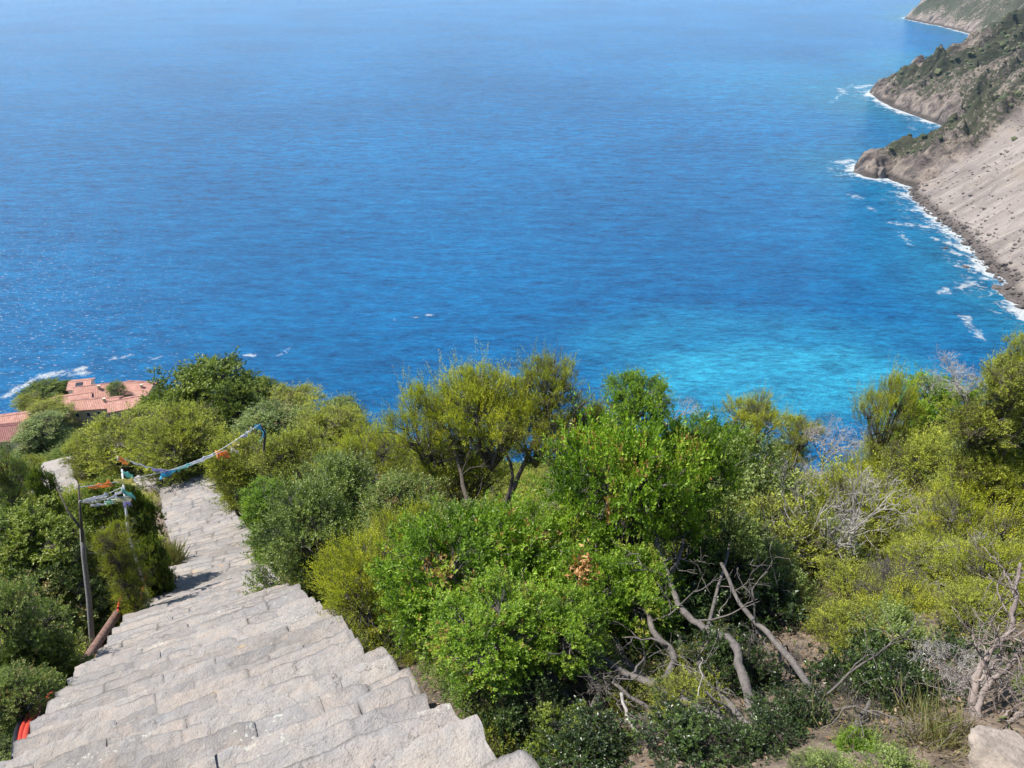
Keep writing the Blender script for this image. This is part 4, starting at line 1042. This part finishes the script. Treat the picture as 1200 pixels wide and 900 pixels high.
def litter():
    r = np.random.default_rng(31); n = 42000
    rr_ = 2.5+8*r.random(n)**.8; a_ = R_(-20)+R_(75)*r.random(n)
    x, y = np.sin(a_)*rr_, np.cos(a_)*rr_; z = height(x, y)[0]
    c_ = T[0]*x+T[1]*y; k = c_ > 1.25; x, y, z = x[k], y[k], z[k]; n = len(x)
    dens = fbm(x*.8, y*.8, o=3, seed=8) > r.uniform(-.6, .4, n); x, y, z = x[dens], y[dens], z[dens]; n = len(x)
    p = np.stack([x, y, z+.012+.02*r.random(n)], 1); d = unit(r.normal(size=(n, 3))*[1, 1, .35]); w_ = unit(np.cross(d, r.normal(size=(n, 3))*.5+[0, 0, 1]))
    L = r.uniform(.02, .055, (n, 1)); W = L*np.where(r.random((n, 1)) < .3, .12, .42)
    V = np.stack([p, p+d*L*.5+w_*W*.5, p+d*L, p+d*L*.5-w_*W*.5], 1).reshape(-1, 3)
    m_ = leaf_mat('fallen leaves', [(0, (.05, .04, .025)), (.4, (.15, .1, .06)), (.7, (.3, .2, .12)), (.85, (.42, .34, .24)), (.93, (.1, .14, .04)), (1, (.14, .2, .04))], .8, .1, .1)
    o = link('leaf_litter', np_mesh('leaf_litter', V, np.arange(n*4).reshape(-1, 4), False, {'tint': np.repeat(r.random(n), 4)}), m_); tag(o, 'brown fallen leaves and bits of twig on the dry earth', 'leaf litter', kind='stuff')
litter()
# boulders near the camera
def boulder(px, py, s, size, seed, label):
    V, F = rock_mesh(seed, 5, .75, .55); c = at(px, py, s)
    o = link('boulder', np_mesh('boulder', V*size, F, True), M['boulder']); o.location = c; o.rotation_euler = (0, 0, seed*1.3); tag(o, label, 'boulder')
boulder(1192, 912, 3.8, np.array([.25, .2, .2]), 21, 'pale sunlit boulder at the bottom right corner')
boulder(1112, 832, 4.9, np.array([.17, .15, .17]), 22, 'rounded lichen-grey boulder under the bundle of dead stems')
boulder(1080, 835, 5.0, np.array([.13, .11, .1]), 23, 'smaller shaded boulder left of the rounded lichen-grey one')
# pebbles scattered on bare earth
b = MB(); r = np.random.default_rng(9)
for i in range(700):
    px, py = r.uniform(600, 1230), r.uniform(660, 930); q = ray(px, py)
    s = np.interp(py, [640, 680, 720, 760, 800, 840, 880, 930], [12, 9.6, 8, 6.9, 6, 5.2, 4.6, 4.1])
    x, y = q[0]*s, q[1]*s; sz = r.gamma(2, .007)+.006; V, F = rk[r.integers(6)]
    b.add(V*sz*np.array([1.2, 1, .7])+[x, y, Gz(x, y)+sz*.2], F3=F)
M['pebble'] = simple_rock_mat('brown field stones', (.09, .07, .05), (.26, .2, .15), 3)
o = b.obj('stones', M['pebble']); tag(o, 'small loose stones strewn over the dry earth', 'stones', kind='stuff')

# ------------------------------------------------------------------ posts, bunting, pipe, hoses
t = NT('silvered timber'); pp = t.n('ShaderNodeTexCoord').outputs['Object']; n = t.noise(t.mapping(pp, (1, 1, .08)), 60, 5, .7)
M['timber'] = t.done(t.bsdf(t.ramp(n, [(.3, (.13, .12, .118)), (.7, (.30, .285, .275))]), .85, t.bump(n, .5, .01)))
def post(name, pts, r0, r1, mat, label, foot=True):
    P_ = np.array([at(*p) for p in pts]); base = P_[0].copy()
    g = Gz(base[0], base[1]); base[2] = g-.2
    root = empty(name, (P_[0][0], P_[0][1], g)); tag(root, label, 'post'); b = MB()
    Q = np.vstack([base, P_]) if P_[0][2] > g else P_
    b.tube(Q-np.array(root.location), np.linspace(r0, r1, len(Q)), 10); b.obj('pole', mat, root, True)
    return root
p1 = post('timber_post', [(108, 752, 16.6), (104, 700, 16.4), (98, 650, 16.2), (96, 620, 16.1)], .062, .045, M['timber'], 'weathered grey timber post with a thin stick tied on top, left of the stairs')
b = MB(); L1_ = np.array(p1.location); b.tube(np.array([at(97, 635, 16.05), at(94, 600, 15.95), at(92, 568, 15.9)])-L1_, [.035, .028, .014], 8); b.obj('stick', M['bark_dark'], p1, True)
b = MB(); b.tube(np.array([at(94, 618, 15.9), at(80, 600, 15.9), at(66, 570, 16)])-L1_, [.03, .022, .01], 6); b.obj('side_branch', M['bark_dark'], p1, True)
M['white_paint'] = simple_mat('white paint', (.75, .75, .8), .5, .06)
post('white_pole', [(150, 625, 17.4), (147, 590, 17.3), (143, 550, 17.2)], .028, .02, M['white_paint'], 'thin whitish pole hung with bunting between the timber post and the stairs')
post('forked_post', [(323, 574, 24.5), (314, 548, 24.3), (309, 525, 24.1), (311, 510, 24.0), (305, 496, 23.9)], .07, .025, M['bark_dark'], 'dark crooked branch post holding the right end of the bunting')

COL = {'orange': (1, .5, .16), 'yellow': (.85, .80, .35), 'white': (.82, .82, .88), 'teal': (.3, .72, .68), 'blue': (.15, .58, .82), 'lilac': (.6, .56, .85), 'green': (.6, .85, .72), 'khaki': (.4, .4, .14), 'pale': (.8, .78, .62)}
def cloth_mat(n_, c):
    t = NT('%s cloth' % n_); p = t.n('ShaderNodeTexCoord').outputs['Object']; n = t.noise(p, 5, 3)
    cc = t.ramp(n, [(.3, tuple(q*.88 for q in c)), (.7, c)])
    a_ = t.bsdf(cc, .7); tr = t.n('ShaderNodeBsdfTranslucent', i={'Color': cc}).outputs[0]
    return t.done(t.n('ShaderNodeMixShader', i={0: .4, 1: a_, 2: tr}).outputs[0])
for k, c in COL.items(): M['c_'+k] = cloth_mat(k, c)
def ribbon(root, col, pts, w0, w1, seed=0, name='flag'):
    """cloth streamer along pixel points with real depth, hanging width w0..w1 metres"""
    Q = np.array([at(*p) for p in pts])-np.array(root.location); n = 14
    t_ = np.linspace(0, len(Q)-1, n); L = np.stack([np.interp(t_, range(len(Q)), Q[:, k]) for k in range(3)], 1)
    r = np.random.default_rng(seed); T_ = unit(np.gradient(L, axis=0)); side = unit(np.cross(T_, [0, 0, 1.]))
    ph = r.random()*6; u = np.linspace(0, 1, n); V = []
    for j, v in enumerate(np.linspace(0, 1, 4)):
        wd = (w0+(w1-w0)*u)*v*1.25
        V.append(L+np.array([0, 0, -1])*wd[:, None]*.85+side*(wd*.45*np.sin(u*9+ph+v*1.5)+.03*np.sin(u*14+ph))[:, None]+np.array([0, 0, 1])*(.03*np.sin(u*11+ph))[:, None]*u[:, None])
    V = np.stack(V, 1); ii = np.arange(n*4).reshape(n, 4); F = np.stack([ii[:-1, :-1], ii[1:, :-1], ii[1:, 1:], ii[:-1, 1:]], -1).reshape(-1, 4)
    o = link(name, np_mesh(name, V.reshape(-1, 3), F, True), M['c_'+col], root)
    md = o.modifiers.new('thick', 'SOLIDIFY'); md.thickness = .004
    o['label'] = '%s cloth flag' % col
def garland(rope, label, flags, rr=.008):
    Q = np.array([at(*p) for p in rope]); root = empty('bunting', tuple(Q[0])); tag(root, label, 'bunting')
    b = MB(); n = 30; t_ = np.linspace(0, len(Q)-1, n); L = np.stack([np.interp(t_, range(len(Q)), Q[:, k]) for k in range(3)], 1)
    for _ in range(3): L[1:-1] = (L[:-2]+2*L[1:-1]+L[2:])/4
    b.tube(L-Q[0], rr, 5); b.obj('rope', M['white_paint'], root, True)
    for k, (col, pts, w0, w1) in enumerate(flags): ribbon(root, col, pts, w0, w1, k)
garland([(92, 571, 15.9), (110, 569, 16.2), (147, 563, 17.1), (205, 550, 19.6), (255, 530, 21.9), (305, 497, 23.9)], 'long bunting string crossing over the stairs from the timber post to the dark crooked post', [
    ('orange', [(104, 570, 16.1), (129, 563, 16.6)], .06, .16), ('yellow', [(133, 562, 16.8), (156, 560, 17.2)], .08, .2), ('blue', [(186, 556, 18.7), (206, 549, 19.6)], .16, .06),
    ('teal', [(205, 549, 19.6), (226, 542, 20.4)], .12, .05), ('orange', [(252, 528, 21.8), (268, 529, 22.0)], .22, .2), ('yellow', [(268, 523, 22.4), (278, 514, 22.8)], .12, .2),
    ('white', [(282, 511, 23), (296, 501, 23.5)], .12, .07), ('blue', [(299, 498, 23.7), (305, 497, 23.9), (308, 508, 23.9)], .12, .3), ('white', [(222, 543, 20.3), (250, 531, 21.6)], .10, .08),
    ('pale', [(270, 524, 22.3), (280, 530, 22.3)], .14, .05)], .01)
garland([(138, 536, 17.3), (152, 540, 17.7), (175, 548, 18.4), (200, 552, 19.3), (228, 544, 20.4), (265, 527, 22.2)], 'shorter bunting string with an orange end flag meeting the long one over the stairs', [
    ('orange', [(139, 534, 17.3), (149, 541, 17.6)], .14, .1), ('pale', [(136, 535, 17.25), (139, 536, 17.3)], .08, .08), ('lilac', [(176, 548, 18.4), (198, 551, 19.2)], .07, .1), ('white', [(152, 540, 17.7), (172, 546, 18.3)], .04, .05)])
garland([(92, 588, 15.9), (105, 589, 16.1), (128, 584, 16.6), (155, 581, 17.3)], 'low bunting string of white and green cloths from the timber post to the whitish pole', [
    ('pale', [(98, 588, 16), (118, 584, 16.4)], .05, .07), ('white', [(106, 591, 16.1), (124, 588, 16.5)], .07, .05), ('green', [(122, 588, 16.5), (136, 584, 16.8)], .1, .06), ('pale', [(130, 585, 16.7), (153, 581, 17.2)], .1, .12),
    ('teal', [(142, 572, 17.0), (157, 580, 17.3)], .12, .12)])
garland([(93, 587, 15.9), (112, 582, 16.2), (126, 579, 16.5), (145, 570, 17.1)], 'upper bunting string of white cloths slanting up from the timber post to the whitish pole', [
    ('white', [(98, 586, 16), (126, 578, 16.5)], .07, .09), ('white', [(126, 585, 16.5), (145, 571, 17.1)], .05, .08), ('teal', [(141, 551, 17.2), (155, 555, 17.4)], .12, .14), ('lilac', [(144, 584, 17.2), (155, 590, 17.3)], .2, .05),
    ('khaki', [(146, 603, 17.3), (160, 609, 17.4)], .12, .14)])

t = NT('rusty iron'); pp = t.n('ShaderNodeTexCoord').outputs['Object']; n = t.noise(pp, 14, 5, .7)
M['rust'] = t.done(t.bsdf(t.ramp(n, [(.3, (.07, .04, .032)), (.5, (.17, .09, .065)), (.7, (.3, .19, .15))]), .8, t.bump(n, .6, .01)))
M['red'] = simple_mat('red plastic', (.5, .05, .03), .6, .15); M['black'] = simple_mat('black plastic', (.02, .02, .03), .4, .2); M['hoseblue'] = simple_mat('pale blue plastic', (.3, .45, .6), .4, .1)
def hose(name, pts, rad_, mat, label, cat='hose', lift=.0):
    root_p = at(*pts[0]); b = MB(); q, rd = limb(b, pts, rad_, rad_, 3, wob=0.0)
    b.tube(q-root_p, rad_, 10); o = b.obj(name, mat, None, True); o.location = root_p; tag(o, label, cat)
hose('rusty_pipe', [(70, 812, 11.6), (92, 785, 12.9), (112, 757, 14.3), (140, 715, 16.8), (160, 686, 19), (176, 660, 21.5)], .085, M['rust'], 'long rusty brown pipe running down along the left edge of the stairs', 'pipe')
hose('red_hose', [(62, 812, 9.6), (50, 826, 9.2), (38, 842, 8.8), (31, 858, 8.4), (28, 885, 7.9)], .034, M['red'], 'thick red hose bulging past the near stairs, right one of the red pair')
hose('red_hose', [(52, 814, 9.6), (42, 828, 9.2), (32, 842, 8.8), (24, 860, 8.4), (21, 888, 7.9)], .03, M['red'], 'thick red hose bulging past the near stairs, left one of the red pair')
hose('black_hose', [(50, 810, 9.6), (37, 824, 9.2), (26, 842, 8.8), (19, 858, 8.4), (16, 888, 7.9)], .024, M['black'], 'black hose curving outside the two red hoses left of the near stairs')
hose('red_strap', [(172, 672, 19.2), (167, 692, 17.9), (163, 712, 17), (156, 728, 16)], .028, M['red'], 'red cord between the rusty pipe and the stair edge', 'cord')
hose('red_strap', [(150, 682, 18.4), (144, 695, 17.6), (139, 708, 16.8), (138, 722, 16.3)], .025, M['red'], 'red cord on the left side of the rusty pipe', 'cord')
hose('blue_hose', [(180, 645, 21.5), (184, 660, 20.6), (182, 675, 19.8), (178, 684, 19.2)], .03, M['hoseblue'], 'thin pale blue hose at the left edge of the middle stairs')

# ------------------------------------------------------------------ houses
t = NT('terracotta tiles'); pp = t.n('ShaderNodeTexCoord').outputs['Object']; n = t.noise(pp, 1.2, 5, .7); n2 = t.noise(pp, 9, 3, .6)
wv = t.n('ShaderNodeTexWave', i={'Vector': pp, 'Scale': 1.6, 'Distortion': .4}).outputs['Fac']
c = t.ramp(n, [(.3, (.46, .22, .17)), (.5, (.58, .31, .24)), (.7, (.68, .42, .34))]); c = t.mix(t.mr(n2, .55, .75, 0, .5), c, (.25, .16, .12, 1))
M['tiles'] = t.done(t.bsdf(c, .85, t.bump(wv, .6, .08)))
t = NT('maroon roofing'); M['maroon'] = t.done(t.bsdf(t.ramp(t.noise(t.n('ShaderNodeTexCoord').outputs['Object'], 1.5, 4), [(.3, (.22, .08, .075)), (.7, (.34, .15, .13))]), .8))
M['plaster'] = simple_mat('cream plaster', (.55, .46, .36), .9, .12, 2); M['whitewall'] = simple_mat('white parapet', (.75, .73, .7), .8, .05, 2)
M['glass'] = simple_mat('dark window glass', (.03, .04, .05), .15, .1); M['shutter'] = simple_mat('green shutter', (.06, .15, .09), .6, .1)
def house(px, py, s, W, D, yaw, label, mat='tiles', rise=1.3, wh=3.2, chim=True, skylight=False, wmat='plaster'):
    c = at(px, py, s); g = Gz(c[0], c[1]); ridge_z = c[2]; eave = ridge_z-rise*.6; base = min(g, eave-wh)-.6
    root = empty('house', (c[0], c[1], base), R_(yaw)); tag(root, label, 'house'); H = eave-rise*.4-base
    b = MB(); hx, hy = W/2, D/2
    v = [[-hx, -hy, 0], [hx, -hy, 0], [hx, hy, 0], [-hx, hy, 0], [-hx, -hy, H], [hx, -hy, H], [hx, hy, H], [-hx, hy, H], [-hx, 0, H+rise], [hx, 0, H+rise]]
    b.add(v, [[0, 1, 5, 4], [2, 3, 7, 6]], []); n0 = b.n
    b.add([v[1], v[2], v[6], v[9], v[5]], [[0, 1, 2, 3]], [[0, 3, 4]]); b.add([v[3], v[0], v[4], v[8], v[7]], [[0, 1, 2, 3]], [[0, 3, 4]])
    b.obj('wall', M[wmat], root)
    b = MB(); o_ = .35; th_ = .16; sl_ = rise/hy
    for sg in (-1, 1):
        e = [[-hx-o_, sg*(hy+o_), H-sl_*o_], [hx+o_, sg*(hy+o_), H-sl_*o_], [hx+o_, 0, H+rise], [-hx-o_, 0, H+rise]]
        e = np.array(e)+[0, 0, .02]; V = np.vstack([e, e+[0, 0, th_]])
        b.add(V, [[0, 1, 2, 3], [4, 5, 6, 7], [0, 1, 5, 4], [1, 2, 6, 5], [2, 3, 7, 6], [3, 0, 4, 7]])
    # cover tiles as raised ribs
    for x in np.arange(-hx-.25, hx+.3, .42):
        for sg in (-1, 1): b.tube([[x, sg*(hy+o_), H-sl_*o_+.19], [x, 0, H+rise+.19]], .07, 5)
    b.tube([[-hx-o_, 0, H+rise+.2], [hx+o_, 0, H+rise+.2]], .13, 6)
    rf = b.obj('roof', M[mat], root)
    if chim:
        b = MB(); b.box((hx*.45, -hy*.35, H+rise*.9), (.6, .5, 1.3)); b.box((hx*.45, -hy*.35, H+rise*.9+.72), (.8, .7, .14)); b.obj('chimney', M['plaster'], root)
    if skylight:
        b = MB(); zz = H+rise*.5+.25; V = np.array([[-.9, -hy*.75, H+rise*.25], [.9, -hy*.75, H+rise*.25], [.9, -hy*.25, H+rise*.75], [-.9, -hy*.25, H+rise*.75]])+[0, 0, .22]
        b.add(np.vstack([V, V+[0, 0, .12]]), [[0, 1, 2, 3], [4, 5, 6, 7], [0, 1, 5, 4], [1, 2, 6, 5], [2, 3, 7, 6], [3, 0, 4, 7]]); b.obj('skylight', M['glass'], root)
    for x in np.arange(-hx+1.4, hx-.8, 2.6):
        f = MB(); f.box((x, -hy-.03, H-1.5), (1.0, .06, 1.3)); fo = f.obj('window', M['whitewall'], root)
        f = MB(); f.box((x, -hy-.07, H-1.5), (.78, .05, 1.08)); f.obj('pane', M['glass'], fo)
    return root
def wall_band(): pass
house(94, 447, 213, 5.4, 5.5, 12, 'small house with a white-edged roof and skylight, highest and farthest left of the middle group', rise=.9, skylight=True, chim=False, wmat='whitewall')
house(108, 452, 206, 8.5, 7.5, 14, 'house with the broadest red gable roof and a shaded gable end, middle of the group', rise=2.0)
house(84, 464, 203, 9, 6, 18, 'low house with a worn orange roof left of the broad gable', rise=1.1, chim=False)
house(112, 468, 197, 11, 5.5, 8, 'long low red roof in front of the broad gable roof', rise=1.2)
house(161, 450, 209, 8.5, 7, -6, 'red-roofed house partly behind the largest holm oak', rise=1.3)
house(146, 468, 197, 7.5, 6, 22, 'small red roof between the broad gable and the holm oaks', rise=1.2, chim=False)
house(22, 486, 190, 13, 7, 16, 'long light red roof at the left edge below the others', rise=1.3)
house(6, 500, 180, 11, 8, 12, 'dark maroon roof at the left edge, lowest of all', 'maroon', rise=1.6, chim=False)
sh('O0', 52, 458, 212, 50, 20, 'dark round bush on the cliff edge left of the house with the white-edged roof')
sh('O1', 72, 452, 214, 26, 16, 'small green tree beside the house with the white-edged roof', cat='tree')
sh('S0', 33, 470, 205, 36, 16, 'greyish bush on the slope between the two groups of roofs')
sh('L0', 136, 456, 204, 26, 20, 'dark ivy-clad tree beside the shaded gable end', cat='tree')
sh('S1', 58, 478, 190, 50, 16, 'pale olive bush just below the worn orange roof')
#SHRUBS-END

# ------------------------------------------------------------------ camera, light, world
cam = bpy.data.cameras.new('camera'); co = bpy.data.objects.new('camera', cam); C.objects.link(co)
cam.sensor_width = 36; cam.lens = 36*FPX/1200; co.rotation_euler = (R_(90)-PITCH, 0, 0)
cam.clip_start = .05; cam.clip_end = 200000
bpy.context.scene.camera = co
SUN_AZ, SUN_EL = R_(-78), R_(54)    # azimuth measured from +Y towards +X
sd = Vector((math.sin(SUN_AZ)*math.cos(SUN_EL), math.cos(SUN_AZ)*math.cos(SUN_EL), math.sin(SUN_EL)))
sl = bpy.data.lights.new('sun', 'SUN'); sl.energy = 5.0; sl.angle = R_(.5); sl.color = (1, .95, .87)
so = bpy.data.objects.new('sun', sl); C.objects.link(so); so.rotation_euler = sd.to_track_quat('Z', 'Y').to_euler()
w = bpy.data.worlds.new('World'); bpy.context.scene.world = w; w.use_nodes = True
nt = w.node_tree; nt.nodes.clear()
sky = nt.nodes.new('ShaderNodeTexSky'); sky.sky_type = 'NISHITA'; sky.sun_disc = False
sky.sun_elevation = SUN_EL; sky.sun_rotation = SUN_AZ; sky.altitude = 200; sky.dust_density = .35; sky.ozone_density = 2.0
bg = nt.nodes.new('ShaderNodeBackground'); bg.inputs[1].default_value = .11
wo = nt.nodes.new('ShaderNodeOutputWorld'); nt.links.new(sky.outputs[0], bg.inputs[0]); nt.links.new(bg.outputs[0], wo.inputs[0])

# haze
b = MB(); b.box((1500, 1700, (SEA-31+430)/2), (13000, 9000, 430-(SEA-31)))
t = NT('sea haze')
pv = t.n('ShaderNodeVolumePrincipled', i={'Color': (.50, .74, 1, 1), 'Density': .000035, 'Anisotropy': .1})
t.t.links.new(pv.outputs[0], t.out.inputs['Volume'])
HAZE = True
if HAZE:
    o = b.obj('haze', t.m); tag(o, 'thin pale blue sea haze', 'haze', kind='stuff')

sc = bpy.context.scene
sc.view_settings.view_transform = 'Standard'; sc.view_settings.look = 'None'; sc.view_settings.exposure = .62; sc.view_settings.gamma = 1
sc.render.engine = 'CYCLES'
sc.cycles.max_bounces = 6; sc.cycles.volume_bounces = 1; sc.cycles.transparent_max_bounces = 8; sc.cycles.diffuse_bounces = 3
sc.cycles.use_denoising = True
sc.cycles.sample_clamp_indirect = 6
